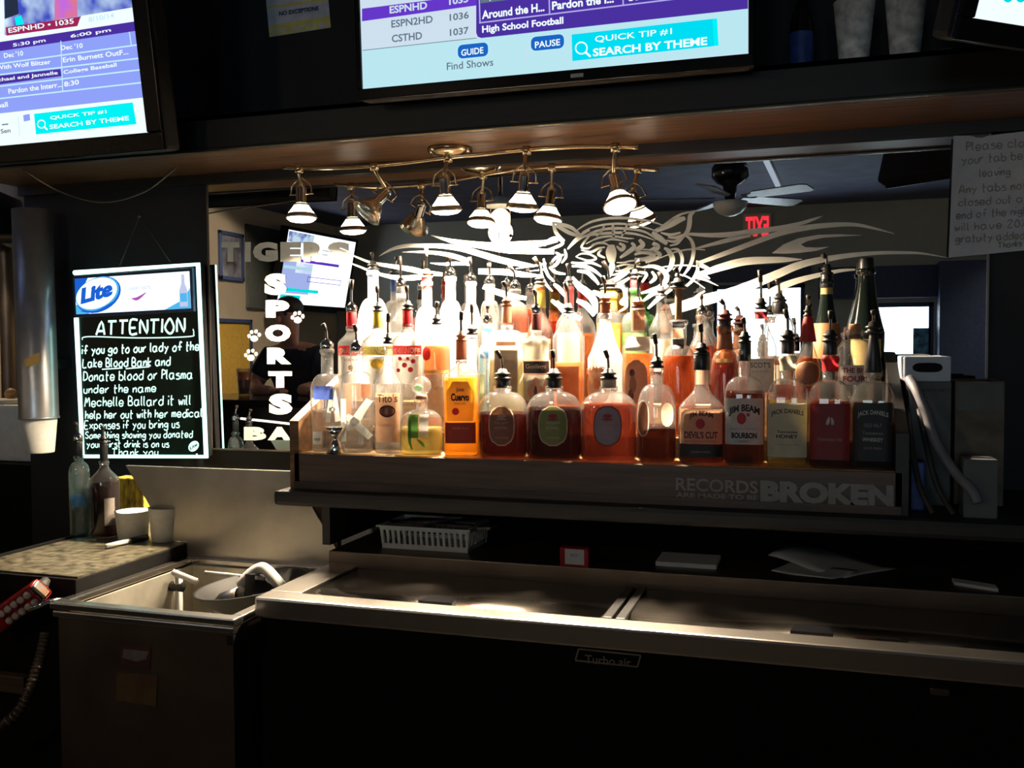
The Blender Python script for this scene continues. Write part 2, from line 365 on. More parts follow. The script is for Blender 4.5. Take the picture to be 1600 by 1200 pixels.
# television on the left wall, seen in the mirror
M['bezel'] = mat('bezel_black', (.004, .004, .005), .25, var=.1, spec=.12)
def tv(name, label, P, w, h, bezel, deep, screen_mat):
    t = thing(name, label, 'television', matrix=P.m); ROOT[t] = Vector()
    MB().box((-bezel[0], .0, -bezel[2]), (w + bezel[1], deep, h + bezel[3]), bev=.012).build('casing', M['void_black'], t, local=True)
    fr = MB(); B = bezel
    fr.box((-B[0], -.008, -B[2]), (w + B[1], .004, 0), bev=.003).box((-B[0], -.008, h), (w + B[1], .004, h + B[3]), bev=.003)
    fr.box((-B[0], -.008, 0), (0, .004, h), bev=.003).box((w, -.008, 0), (w + B[1], .004, h), bev=.003)
    fr.build('bezel', M['bezel'], t, local=True)
    return t
EM = {k: emit('screen_' + k, c, s) for k, (c, s) in {
    'white': ((.86, .98, 1.0), 1.05), 'blue': ((.28, .36, .95), 1.0), 'purple': ((.07, .03, .35), 1.0), 'violet': ((.10, .03, .45), 1.3),
    'cyan': ((.0, .72, .90), 1.0), 'aqua': ((.0, .85, .88), 1.05), 'pale': ((.50, .80, .88), 1.0), 'red': ((.35, .02, .10), 1.0), 'lav': ((.45, .55, 1.0), 1.0),
    'pill': ((.01, .13, .55), 1.0), 'dark': ((.02, .03, .06), 1.0), 'grey': ((.12, .18, .24), 1.0), 'list': ((.62, .74, .86), 1.0), 'lightline': ((.45, .42, .85), 1.0),
    'skyline': ((.55, .85, 1.0), 1.0), 'bright': ((.9, .95, 1.0), 1.8)}.items()}
EM['photo'] = emit('screen_picture', (.05, .08, .55), 1.0, scale=9, col2=(.65, .85, 1.0))
EM['orange'] = emit('screen_orange', (.85, .20, .05), 1.0, scale=9, col2=(.55, .15, .75))
EMK = list(EM); EMM = list(EM.values())
class Screen:
    """flat drawing on a television: quads and lettering, lifted in thin layers"""
    def __init__(s, P): s.P, s.mb, s.l = P, MB(), 0
    def f(s, x, z): return Vector((x, -.0006 * s.l - .0004, z))
    def quad(s, k, *px, layer=1):
        s.l = layer; pts = [s.P.uv(*p) for p in px]; s.mb.poly(pts, s.f, EMK.index(k))
    def rect(s, k, a, b, layer=0):
        s.l = layer; s.mb.poly([(a[0], a[1]), (b[0], a[1]), (b[0], b[1]), (a[0], b[1])], s.f, EMK.index(k))
    def rrect(s, k, a, b, r, layer):
        s.l = layer; pts = []
        for cx, cz, t in ((b[0] - r, a[1] + r, -90), (b[0] - r, b[1] - r, 0), (a[0] + r, b[1] - r, 90), (a[0] + r, a[1] + r, 180)):
            pts += [(cx + r * math.cos(math.radians(t + i * 22.5)), cz + r * math.sin(math.radians(t + i * 22.5))) for i in range(5)]
        s.mb.poly(pts, s.f, EMK.index(k))
    def line(s, k, p, q, wd, layer=3):
        s.l = layer; a, b = s.P.uv(*p), s.P.uv(*q); s.mb.ribbon([(*a, wd), (*b, wd)], s.f, EMK.index(k))
    def text(s, body, k, p, q, hpx, bold=.02, layer=4):
        s.l = layer; a, b = s.P.uv(*p), s.P.uv(*q); h = s.P.uv(p[0], p[1] - hpx)[1] - a[1]
        g = (b[1] - a[1]) / (b[0] - a[0]); s.mb.text(body, lambda x, z: s.f(x, z + (x - a[0]) * g), a[0], a[1], b[0] - a[0], h, EMK.index(k), bold)

def frame_on_wall(px, X, name, label, cat, inner, extra=None):
    a, b, c, d = (vx(*p, X) for p in px)      # upper-left, upper-right, lower-right, lower-left in the photograph
    y0, y1 = min(a.y, b.y, c.y, d.y), max(a.y, b.y, c.y, d.y); z0, z1 = (c.z + d.z) / 2, (a.z + b.z) / 2
    t = thing(name, label, cat, (X, (y0 + y1) / 2, z0))
    fr = MB(); k = .035
    for p, q in (((y0, z0), (y0 + k, z1)), ((y1 - k, z0), (y1, z1)), ((y0, z0), (y1, z0 + k)), ((y0, z1 - k), (y1, z1))):
        fr.box((X, p[0], p[1]), (X + .025, q[0], q[1]), bev=.004)
    fr.build('frame', M['navy'], t)
    MB().box((X + .002, y0 + k * .8, z0 + k * .8), (X + .012, y1 - k * .8, z1 - k * .8)).build('picture' if not extra else extra, inner, t)
M['mustard'] = mat('mustard_board', (.62, .38, .06), .8, var=.1)
M['pic'] = mat('dark_photo', (.10, .10, .12), .4, var=.9, scale=9)
frame_on_wall([(341, 360), (379, 366), (379, 440), (343, 437)], RX0, 'picture_frame', 'dark framed picture on the beige wall, in the mirror behind the letter T', 'picture', M['pic'])
frame_on_wall([(318, 496), (392, 500), (392, 618), (318, 625)], RX0, 'notice_board', 'mustard notice board in a blue frame, in the mirror left of the paw prints', 'notice board', M['mustard'], 'board')
a = vx(383, 350, RX0); b = vx(530, 490, RX0)
M['slate'] = mat('slate_panel', (.08, .09, .085), .6, var=.15)
props(MB().box((RX0 + .001, a.y, b.z), (RX0 + .03, max(b.y, RY + .05), a.z)).build('wall_panel', M['slate']), 'dark slate panel on the beige wall behind the tilted television in the mirror', 'wall panel')
# its screen is laid out as the others; the mirror turns it round
rw, rh = 1.22, .686
PV = Plane(Vector((0, 0, 0)))
Mv = Matrix.Translation(Vector((-4.664, 6.0, .740 + Z0))) @ Matrix.Rotation(1.514, 4, 'Z') @ Matrix.Rotation(.209, 4, 'X')
FL = Matrix.Diagonal((1, -1, 1, 1)); FX = Matrix.Diagonal((-1, 1, 1, 1))
PV.m = FL @ Mv @ FX; PV.m = PV.m @ Matrix.Translation((-rw / 2, 0, -rh / 2))
t = tv('television', 'bright television tilted out from the beige wall, seen in the mirror across the letters', PV, rw, rh, (.03, .03, .04, .03), .07, None)
sc = Screen(PV); sc.rect('bright', (0, 0), (rw, rh))
for k, a, b, l in (('bright', (0, .30), (1.0, .62), 1), ('photo', (.78, .58), (1.2, .675), 2), ('violet', (.25, .405), (1.22, .432), 2), ('lav', (.72, .06), (1.22, .40), 1), ('bright', (.0, .0), (1.22, .10), 2),
                   ('violet', (.16, .27), (.78, .276), 3), ('violet', (.16, .225), (.78, .231), 3), ('violet', (.16, .225), (.168, .276), 3), ('violet', (.77, .225), (.778, .276), 3), ('dark', (.2, .545), (.6, .551), 3), ('dark', (.2, .505), (.6, .511), 3),
                   ('aqua', (.85, .015), (1.18, .085), 3), ('aqua', (.55, .12), (1.1, .15), 2), ('skyline', (.72, .33), (1.2, .36), 2)):
    sc.rect(k, a, b, l)
sc.mb.build('screen', EMM, t, local=True)
MB().tube([(rw / 2, .05, rh / 2), (rw / 2, .22, rh / 2 - .02)], .03).build('wall_mount', M['black'], t, local=True)

# exit sign
p, q = mirrored(at_y(1163, 339, 6.92)), mirrored(at_y(1203, 368, 6.92))
t = thing('exit_sign', 'red lit exit sign beside the ceiling fan in the mirror', 'exit sign', ((p.x + q.x) / 2, RY, q.z))
MB().box((p.x - .01, RY, q.z - .015), (q.x + .01, RY + .06, p.z + .03), bev=.006).build('housing', M['cream'], t)
M['exit'] = emit('exit_red', (1, .03, .05), 1.6)
mb = MB(); mb.text('EXIT', lambda x, z: Vector((x, RY + .063, z)), q.x - .012, q.z, p.x - q.x + .024, p.z - q.z, 0, .03)
mb.build('lettering', M['exit'], t)
# ceiling fan
M['fan_blade'] = mat('fan_blade', (.16, .15, .16), .35)
c = mirrored(at_y(1141, 300, 4.3)); cz = c.z
t = thing('ceiling_fan', 'five bladed ceiling fan with a glass bowl, in the mirror near the exit sign', 'ceiling fan', (c.x, c.y, CZ))
MB().lathe([(.02, CZ), (.07, CZ - .005), (.07, CZ - .04), (.03, CZ - .05), (.10, CZ - .06), (.125, CZ - .10), (.125, CZ - .16), (.09, CZ - .2), (.05, CZ - .22), (.03, CZ - .33)], (c.x, c.y, 0)).build('motor_housing', M['gloss_black'], t)
for k in range(5):
    an = k * 2 * math.pi / 5 + .5; R = Matrix.Translation((c.x, c.y, CZ - .20)) @ Matrix.Rotation(an, 4, 'Z') @ Matrix.Rotation(.2, 4, 'X')
    mb = MB(); R = Matrix.Translation((0, 0, -.10)) @ R; pts = [(.1, -.02), (.18, -.03), (.2, -.06), (.56, -.07), (.60, -.05), (.60, .05), (.56, .07), (.2, .06), (.18, .03), (.1, .02)]
    mb.prism(pts, 'z', -.004, .004); mb.v = [R @ v for v in mb.v]; mb.build('blade', M['fan_blade'], t)
M['bowl'] = mat('fan_bowl', (.75, .75, .72), .3, var=.05)
MB().lathe([(.06, CZ - .32), (.115, CZ - .33), (.11, CZ - .37), (.08, CZ - .405), (.03, CZ - .425), (.001, CZ - .43)], (c.x, c.y, 0)).build('light_bowl', M['bowl'], t)
# hanging lamp with pull chains
c = mirrored(at_y(783, 342, 2.9))
t = thing('hanging_lamp', 'lit hanging lamp with pull chains, seen in the mirror between the spotlights', 'hanging lamp', (c.x, c.y, CZ))
MB().tube([(c.x, c.y, CZ), (c.x, c.y, c.z + .12)], .012).lathe([(.06, CZ - .03), (.06, CZ)], (c.x, c.y, 0)).build('stem', M['bronze'], t)
M['shade_w'] = mat('milk_glass', (.8, .76, .66), .3)
MB().lathe([(.02, c.z + .13), (.06, c.z + .12), (.11, c.z + .075), (.105, c.z + .07), (.05, c.z + .11), (.02, c.z + .115)], (c.x, c.y, 0)).build('shade', M['shade_w'], t)
M['bulb_hang'] = emit('hanging_bulb', (1, .83, .58), 14)
MB().ball((c.x, c.y, c.z), .058).build('bulb', M['bulb_hang'], t)
L = bpy.data.lights.new('hanging_light', 'POINT'); L.energy = 14; L.color = (1, .78, .52); L.shadow_soft_size = .07
lo = bpy.data.objects.new('hanging_light', L); COL.objects.link(lo); lo.parent = t; lo.location = Vector((0, 0, c.z - .02 - CZ)) + Vector((0, 0, -.06))
for dx in (-.06, .06):
    MB().tube([(c.x + dx, c.y, c.z + .08), (c.x + dx, c.y, c.z - .09)], .002).ball((c.x + dx, c.y, c.z - .10), .012).build('pull_chain', M['bronze'], t)
mb = MB()
for k in range(22): mb.ball((c.x, c.y + .03, c.z - .09 - k * .012), .006, seg=8)
mb.build('beaded_chain', M['bronze'], t)

# ceiling lights: unseen lamps added to brighten the far walls, one tube further back
def added_ceiling_spot(label, x, y, W, side=1):
    t = thing('added_ceiling_light', label, 'ceiling light', (x, y, CZ))
    MB().lathe([(.07, CZ), (.075, CZ - .012), (.06, CZ - .014), (.055, CZ - .004)], (x, y, 0), caps=False).build('trim_ring', M['white'], t)
    MB().lathe([(.054, CZ - .006), (.001, CZ - .010)], (x, y, 0)).build('bulb', emit('added_downlight_bulb', (1, .85, .65), 6), t)
    L = bpy.data.lights.new('added_downlight', 'SPOT'); L.energy = W; L.color = (1, .82, .6); L.spot_size = math.radians(110); L.spot_blend = .8; L.shadow_soft_size = .05
    o = bpy.data.objects.new('added_downlight', L); COL.objects.link(o); o.parent = t; o.location = (0, 0, -.02); o.rotation_euler = (0, math.radians(35 * side), 0)
added_ceiling_spot('added unseen fill lamp in the ceiling by the beige wall, behind the hanging lamp', -4.1, -4.6, 130)
added_ceiling_spot('added unseen fill lamp in the ceiling by the beige wall, nearest the bar end', -3.9, -3.3, 90)
added_ceiling_spot('added lamp in the ceiling near the dark partition, behind the paper note in the mirror', 1.3, -6.0, 60, -.6)
a, b = mirrored(at_z(1193, 243, CZ - .03)), mirrored(at_z(1216, 292, CZ - .03))
t = thing('tube_light', 'bluish tube light on the ceiling, seen in the mirror above the fan', 'ceiling light', a.lerp(b, .5))
mb = MB(); mb.tube([a, b], .02, 10); mb.build('tube', emit('tube_glow', (.7, .82, 1), .6), t)
MB().tube([a + Vector((0, 0, .028)), b + Vector((0, 0, .028))], .024, 6).build('fitting', M['cream'], t)
p = mirrored(at_y(1441, 535, 6.95)); k_ = 9.8 / F_PX
M['poster'] = mat('poster_art', (.10, .30, .42), .7, var=.9, scale=14)
props(MB().box((p.x - 11 * k_, RY - .028, p.z - 20 * k_), (p.x + 11 * k_, RY - .010, p.z + 20 * k_)).build('poster', M['poster']), 'small blue and green poster in the right hand window, seen in the mirror', 'poster')

# the drinker at the bar, seen in the mirror between the letters
def body(name, label, pts, edges, rad, m, parent=None, levels=2, cat=None):
    me = bpy.data.meshes.new(name); me.from_pydata(pts, edges, []); o = bpy.data.objects.new(name, me); COL.objects.link(o)
    md = o.modifiers.new('skin', 'SKIN'); md.use_smooth_shade = True
    for i, r in enumerate(rad): me.skin_vertices[0].data[i].radius = (r, r) if not isinstance(r, tuple) else r
    me.skin_vertices[0].data[0].use_root = True
    sb = o.modifiers.new('smooth', 'SUBSURF'); sb.levels = levels; sb.render_levels = levels
    me.materials.append(m)
    if parent: o.parent = parent
    if label: props(o, label, cat)
    return o
def build_person():
    h = mirrored(at_y(452, 528, 2.80)); x, y = h.x, h.y
    # faces the bar (+y); pelvis on a stool, forearms on the counter
    P = [(x, y - .18, .82), (x, y - .17, 1.0), (x, y - .13, 1.18), (x, y - .08, 1.33), (x, y - .04, 1.42), (x, y, 1.50), (x, y + .015, 1.58), (x, y + .01, 1.65),
         (x - .17, y - .07, 1.34), (x - .24, y + .0, 1.16), (x - .12, y + .17, 1.14), (x + .02, y + .21, 1.135), (x + .17, y - .07, 1.34), (x + .25, y, 1.16), (x + .18, y + .17, 1.14), (x + .30, y + .26, 1.135),
         (x - .10, y - .1, .80), (x - .12, y + .25, .78), (x - .12, y + .2, .40), (x + .10, y - .1, .80), (x + .12, y + .25, .78), (x + .12, y + .2, .40)]
    Ed = [(0, 1), (1, 2), (2, 3), (3, 4), (4, 5), (5, 6), (6, 7), (3, 8), (8, 9), (9, 10), (10, 11), (3, 12), (12, 13), (13, 14), (14, 15), (0, 16), (16, 17), (17, 18), (0, 19), (19, 20), (20, 21)]
    Rd = [(.15, .12), (.15, .12), (.16, .12), (.13, .10), .055, .07, .088, .06, .07, .05, .038, .03, .07, .05, .038, .03, .09, .065, .05, .09, .065, .05]
    o = body('person', 'person in a black shirt leaning on the bar, seen in the mirror behind the letters', P, Ed, Rd, M['skin'], cat='person')
    # torso cloth
    C = [(x, y - .18, .80), (x, y - .17, 1.0), (x, y - .13, 1.18), (x, y - .08, 1.32), (x, y - .055, 1.385), (x - .17, y - .07, 1.335), (x - .23, y - .01, 1.20), (x + .17, y - .07, 1.335), (x + .24, y - .01, 1.20)]
    body('shirt', None, C, [(0, 1), (1, 2), (2, 3), (3, 4), (3, 5), (5, 6), (3, 7), (7, 8)], [(.17, .14), (.17, .14), (.18, .14), (.15, .12), .07, .085, .07, .085, .07], M['shirt'], o)
    body('trousers', None, [(x, y - .18, .84), (x - .10, y - .1, .80), (x - .12, y + .25, .78), (x - .12, y + .2, .40), (x + .10, y - .1, .80), (x + .12, y + .25, .78), (x + .12, y + .2, .40)],
         [(0, 1), (1, 2), (2, 3), (0, 4), (4, 5), (5, 6)], [(.165, .14), .10, .075, .06, .10, .075, .06], M['navy'], o)
    hr = MB(); hr.ball((x, y - .01, 1.64), .098, sq=(.92, 1, .75)); hr.build('hair', M['hair'], o, local=True)
    fc = MB(); fc.ball((x, y + .105, 1.565), .016, 0, sq=(.8, 1, 1.3))
    for d in (-1, 1): fc.ball((x + d * .034, y + .085, 1.60), .012, 1); fc.ball((x + d * .09, y + .0, 1.58), .024, 0, sq=(.4, .7, 1.2))
    fc.ball((x, y + .092, 1.525), .022, 2, sq=(1.2, .5, .35)); fc.build('face', [M['skin'], M['ink'], M['red']], o, local=True)
    for cx, cy, s in ((x + .02, y + .21, 1), (x + .30, y + .26, 1)):
        hd = MB(); hd.ball((cx + .03, cy + .02, 1.135), .034, sq=(1.1, .9, .55))
        for k in range(4):
            a = .5 + k * .16; hd.tube([(cx + .045 + .012 * k * .3, cy + .02 + k * .013, 1.14), (cx + .085, cy + .015 + k * .02, 1.143), (cx + .105 - abs(k - 1.5) * .008, cy + .012 + k * .023, 1.128)], .0085)
        hd.tube([(cx + .02, cy - .005, 1.138), (cx + .05, cy - .03, 1.14), (cx + .075, cy - .03, 1.13)], .010)
        hd.build('hand', M['skin'], o, local=True)
    st = thing('bar_stool', 'dark round bar stool carrying the person seen in the mirror', 'bar stool', (x, y - .16, 0))
    MB().lathe([(.0, .66), (.18, .66), (.19, .69), (.18, .72), (0.001, .725)], (x, y - .16, 0)).build('seat', M['black'], st)
    for a, b in ((-1, -1), (1, -1), (-1, 1), (1, 1)): MB().tube([(x + a * .1, y - .16 + b * .1, .67), (x + a * .19, y - .16 + b * .19, 0)], .014).build('leg', M['black_wood'], st)
    g = mirrored(at_y(383, 600, 2.55))
    b = thing('beer_glass', 'tall glass of amber beer on the bar beside the person in the mirror', 'glass', (g.x, g.y, 1.11))
    MB().lathe([(.03, 1.11), (.032, 1.115), (.045, 1.27), (.042, 1.27), (.03, 1.118)], (g.x, g.y, 0)).build('glass', clear_glass('pint_glass'), b)
    MB().lathe([(.029, 1.119), (.041, 1.25), (.001, 1.252)], (g.x, g.y, 0)).build('beer', mat('beer', (.65, .16, .03), .3), b)
build_person()
# ================================================================== back bar: mirror, soffit shelf, bottle shelf
mir = thing('bar_mirror', 'wide wall mirror with a tiger head and sports bar lettering behind the bottles', 'mirror', (-.67, 0, 1.10))
MB().box((-1.711, -.006, 1.10), (.372, .006, 1.878)).build('mirror_glass', M['mirror'], mir)
e = MB()
for a, b in (((-1.716, 1.096), (-1.711, 1.878)), ((.372, 1.096), (.377, 1.878)), ((-1.716, 1.095), (.377, 1.10))): e.box((a[0], -.008, a[1]), (b[0], .006, b[1]))
e.build('edge_strip', M['steel_dull'], mir)
fm = lambda x, y: at_y(x, y, -.0075)                  # photograph -> mirror face
mb = MB()
A = lambda x, y: fm(860 + x / 6.6667, 320 + y / 6.6667)
B = lambda x, y: fm(1040 + x / 3.478, 320 + y / 3.478)
Cc = lambda x, y: fm(560 + x / 5.3333, 380 + y / 5.3333)
D = lambda x, y: fm(420 + x / 2.5806, 200 + y / 2.5806)
def stroke(f, w, *pts, taper=True):
    n = len(pts); k = []
    for i, p in enumerate(pts):
        s = 1.0 if not taper else max(.12, math.sin(math.pi * (i + .35) / (n - .3)) ** .6)
        k.append((p[0], p[1], w * s * 1.2))
    mb.ribbon(k, f)
for w, *pts in [
 (24, (250, 285), (350, 215), (450, 170), (600, 142), (750, 137), (900, 150), (1050, 175), (1190, 218)), (20, (330, 285), (430, 238), (560, 207), (700, 197), (850, 208), (1000, 240), (1130, 285)),
 (24, (340, 335), (450, 282), (580, 252), (720, 245), (860, 255), (1000, 290), (1110, 365)), (24, (185, 462), (260, 390), (350, 330), (430, 310), (560, 298), (700, 290), (860, 300), (980, 330), (1090, 372)),
 (26, (180, 462), (250, 375), (330, 305), (410, 262)), (20, (370, 405), (460, 360), (560, 332), (680, 330), (800, 350), (870, 352)), (18, (520, 395), (620, 362), (700, 365), (810, 388)),
 (28, (650, 195), (655, 270), (660, 360)), (20, (450, 275), (400, 330), (350, 390), (325, 445), (400, 452), (450, 400)), (22, (800, 190), (780, 260), (740, 330)), (20, (560, 215), (540, 260), (480, 330)),
 (22, (1080, 265), (1180, 212), (1280, 142), (1380, 92), (1505, 65)), (42, (1505, 65), (1458, 110), (1448, 200), (1430, 270), (1390, 310)), (60, (1095, 275), (1230, 212), (1320, 165), (1405, 138)),
 (26, (1150, 290), (1250, 312), (1355, 290)), (26, (1225, 338), (1310, 342), (1385, 310)), (24, (1205, 368), (1290, 382), (1365, 340)), (22, (1245, 425), (1320, 405), (1375, 345), (1425, 290)),
 (50, (1060, 285), (1140, 348), (1215, 408)), (34, (25, 180), (110, 205), (220, 240), (325, 325)), (34, (25, 175), (60, 290), (145, 378)), (36, (50, 215), (130, 255), (220, 300), (340, 335)),
 (34, (1390, 310), (1462, 362), (1492, 450), (1480, 560), (1440, 660), (1375, 745)), (46, (1185, 450), (1232, 482), (1270, 560), (1250, 650), (1195, 710)), (30, (1255, 462), (1330, 470), (1372, 550), (1360, 640), (1300, 740)),
 (32, (1525, 580), (1532, 680), (1480, 785), (1390, 870)), (13, (1140, 555), (1300, 492), (1470, 462), (1610, 470)), (13, (1120, 655), (1300, 632), (1450, 632), (1610, 655)), (13, (1300, 718), (1430, 752), (1610, 870)),
 (17, (265, 540), (330, 508), (420, 520), (475, 562), (400, 582), (325, 562), (268, 542)), (46, (875, 520), (960, 492), (1055, 505), (1062, 540), (980, 568), (875, 560)), (22, (880, 480), (980, 470), (1080, 490), (1140, 540)),
 (40, (845, 395), (872, 440), (800, 500), (725, 552)), (44, (925, 362), (962, 420), (890, 462)), (50, (1065, 398), (1115, 440), (1040, 478)), (34, (690, 430), (740, 470), (765, 430), (715, 400)),
 (95, (635, 415), (632, 500), (640, 600)), (55, (640, 590), (640, 650), (608, 745)), (22, (320, 470), (420, 492), (500, 455), (570, 440)), (20, (415, 445), (480, 402), (560, 400), (610, 425)), (24, (535, 465), (500, 515), (570, 552)),
 (26, (215, 600), (330, 612), (420, 602), (530, 645)), (32, (225, 640), (350, 642), (450, 682), (530, 745)), (38, (280, 690), (380, 702), (450, 762), (505, 830)), (16, (690, 602), (760, 602), (850, 582), (945, 590)),
 (19, (690, 642), (780, 622), (860, 632), (935, 610)), (22, (675, 690), (760, 682), (840, 642), (965, 650)), (24, (635, 732), (720, 712), (820, 662), (905, 640)), (46, (955, 650), (1080, 642), (1182, 692), (1210, 770), (1150, 850), (1050, 890), (945, 922)),
 (32, (990, 602), (1100, 562), (1142, 520), (1100, 492), (1015, 490)), (32, (1055, 695), (1092, 760), (1035, 815)), (28, (920, 700), (1000, 722), (955, 805)), (22, (148, 462), (162, 540), (118, 605)), (28, (55, 495), (102, 540), (60, 620), (5, 655)),
 (22, (15, 592), (70, 542), (135, 520)), (24, (-10, 650), (50, 702), (155, 722)), (38, (35, 825), (100, 880), (165, 965)), (44, (10, 995), (100, 1052), (210, 1085)), (66, (225, 755), (300, 850), (400, 930), (460, 1020), (475, 1130)),
 (54, (275, 995), (380, 1052), (455, 1155)), (44, (550, 822), (650, 792), (740, 742), (825, 690)), (34, (615, 862), (720, 822), (825, 760)), (38, (695, 848), (762, 872), (782, 960), (738, 1022), (805, 1042)), (24, (800, 868), (790, 960), (790, 1060), (715, 1112)),
 (38, (965, 1002), (1060, 932), (1150, 882), (1225, 838)), (34, (1015, 1082), (1120, 982), (1265, 878)), (24, (1465, 1002), (1540, 942), (1610, 898)), (26, (1540, 690), (1600, 735), (1660, 770)),
 (28, (-60, 430), (-20, 370), (60, 345), (130, 395), (60, 440), (-40, 470)), (24, (-70, 560), (-55, 660), (-20, 740), (40, 800)), (24, (-110, 600), (-95, 720), (-50, 820), (20, 900)), (60, (60, 1010), (160, 1110), (320, 1190)), (50, (440, 900), (540, 940), (640, 920))]:
    stroke(A, w, *pts)
for f, pts in [
 (B, [(110, 158, 14), (250, 165, 24), (370, 160, 30), (480, 145, 32), (600, 130, 28), (720, 105, 22), (800, 80, 15), (852, 61, 2)]), (B, [(130, 246, 6), (250, 215, 18), (340, 192, 24), (460, 162, 20)]),
 (B, [(170, 320, 18), (320, 265, 26), (480, 205, 28), (620, 155, 30), (760, 125, 30), (900, 110, 26), (1030, 108, 20), (1140, 130, 13), (1242, 157, 2)]),
 (B, [(180, 380, 26), (300, 340, 40), (430, 308, 42), (560, 300, 36), (650, 298, 28), (742, 296, 2)]),
 (B, [(30, 570, 56), (200, 520, 60), (350, 480, 55), (480, 430, 50), (600, 380, 45), (720, 330, 40), (840, 300, 34), (1000, 275, 26), (1150, 262, 20), (1300, 260, 16), (1400, 265, 11), (1535, 288, 2)]),
 (B, [(420, 540, 24), (540, 490, 36), (640, 440, 36), (740, 405, 30), (850, 378, 24), (950, 358, 18), (1030, 352, 10)]), (B, [(170, 318, 30), (230, 345, 18), (278, 360, 2)]), (B, [(170, 392, 22), (220, 410, 12), (288, 442, 2)]),
 (Cc, [(172, 108, 3), (280, 50, 24), (400, 22, 34), (550, 20, 36), (700, 25, 40), (850, 45, 44), (1000, 85, 48), (1150, 130, 50), (1300, 165, 46), (1465, 185, 8)]),
 (Cc, [(365, 74, 4), (500, 72, 18), (640, 80, 30), (740, 95, 34), (850, 125, 40), (935, 165, 44)]), (Cc, [(600, 165, 6), (700, 175, 20), (800, 170, 30), (930, 175, 20)]),
 (Cc, [(-180, 40, 8), (0, 122, 16), (120, 165, 24), (300, 195, 36), (450, 220, 44), (560, 245, 40), (700, 260, 30)]), (Cc, [(-200, 110, 6), (0, 192, 14), (150, 250, 24), (300, 285, 36), (420, 290, 44), (560, 275, 36), (680, 250, 10)]),
 (D, [(655, 433, 3), (760, 460, 20), (900, 475, 28), (1050, 470, 30), (1165, 455, 10)]), (D, [(800, 470, 10), (950, 492, 22), (1050, 495, 26), (1150, 500, 16)]),
 (Cc, [(1000, 235, 46), (1200, 240, 50), (1400, 265, 40), (1515, 270, 8)]), (Cc, [(1040, 362, 34), (1200, 420, 50), (1400, 460, 30)]), (Cc, [(1310, 212, 4), (1450, 190, 14), (1565, 168, 12)]), (Cc, [(1430, 232, 4), (1565, 218, 12)])]:
    mb.ribbon(pts, f)
mb.poly([(578, 263), (640, 215), (720, 182), (830, 163), (950, 160), (1072, 166), (960, 172), (850, 180), (770, 197), (735, 215), (760, 230), (830, 232), (892, 227), (820, 250), (720, 262), (640, 266)], B)
mb.build('tiger_decal', M['decal'], mir)
mb = MB()
def word(body, x0, y0, x1, y1, bold=.075): mb.text(body, fm, x0, y1, x1 - x0, -(y1 - y0), 0, bold)
for ch, a, b in (('T', 346, 374), ('I', 383, 392), ('G', 395, 434), ('E', 438, 470), ('R', 474, 508), ('S', 512, 546)): word(ch, a, 378, b, 409)
for ch, a, b, c, d in (('S', 413, 448, 427, 461), ('P', 415, 452, 469, 496), ('O', 414, 454, 507, 534), ('R', 417, 455, 543, 569), ('T', 419, 456, 580, 606), ('S', 420, 457, 615, 648), ('B', 381, 416, 667, 688), ('A', 418, 455, 667, 688), ('R', 459, 494, 667, 688)): word(ch, a, c, b, d)
mb.build('lettering', M['decal'], mir)
for x, y in ((465, 497), (397, 526), (392, 556)):
    k = MB()
    def blob(cx, cy, rx, ry): k.poly([(cx + rx * math.cos(i * .5236), cy + ry * math.sin(i * .5236)) for i in range(12)], fm)
    blob(x, y + 3, 6, 5)
    for dx, dy in ((-8, -1), (-4, -7), (3, -8), (8, -3)): blob(x + dx, y + dy, 2.6, 3.2)
    k.build('paw_print', M['decal'], mir)

# soffit shelf above the mirror
sof = thing('overhead_shelf', 'long dark wooden shelf running above the mirror and the spotlights', 'shelf', (-.6, -.15, 1.907))
MB().box((NX, -.285, 1.907), (1.6, .004, 1.93)).build('underside_board', M['brown_wood'], sof)
MB().box((NX, -.30, 1.912), (1.6, -.286, 1.996)).box((NX, -.306, 1.904), (1.6, -.286, 1.914), bev=.003).box((NX, -.30, 1.985), (1.6, .004, 1.996)).build('fascia', M['black_wood'], sof)
struct('trim_2', MB().box((NX, -.018, 1.879), (1.6, .006, 1.907)), M['black_wood'])
MB().box((-2.4, -.309, 1.9035), (1.6, -.305, 1.9065)).build('edge_moulding', M['bronze'], sof)

# three-step bottle shelf with its wooden sides
SH = 1.145
SX0, SX1 = -1.187, .162
shelf = thing('bottle_shelf', 'stepped wooden bottle shelf with the words RECORDS ARE MADE TO BE BROKEN on its front', 'shelf', (-.51, -.22, 1.06))
MB().box((SX0, -.43, SH - .082), (SX1, -.415, SH)).box((SX0, -.434, SH - .084), (SX1, -.43, SH - .066), bev=.002).build('front_board', M['shelf_wood'], shelf)
MB().box((SX0 + .012, -.415, SH - .02), (SX1 - .012, -.30, SH + .001)).build('step', M['honey_wood'], shelf)
MB().box((SX0 + .012, -.30, SH - .06), (SX1 - .012, -.15, SH + .046)).build('step', M['honey_wood'], shelf)
MB().box((SX0 + .012, -.15, SH - .06), (SX1 - .012, -.012, SH + .111)).build('step', M['honey_wood'], shelf)
for x0, x1, wd_ in ((SX0 - .012, SX0 + .012, 'brown_wood'), (SX1 - .012, SX1 + .012, 'black_wood')):  # lit left and shaded right side put into the wood colours
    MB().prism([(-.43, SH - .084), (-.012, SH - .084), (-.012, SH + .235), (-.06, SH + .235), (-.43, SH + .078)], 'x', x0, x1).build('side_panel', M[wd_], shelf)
f_sh = lambda x, y: at_y(x, y, -.4352)
mb = MB()
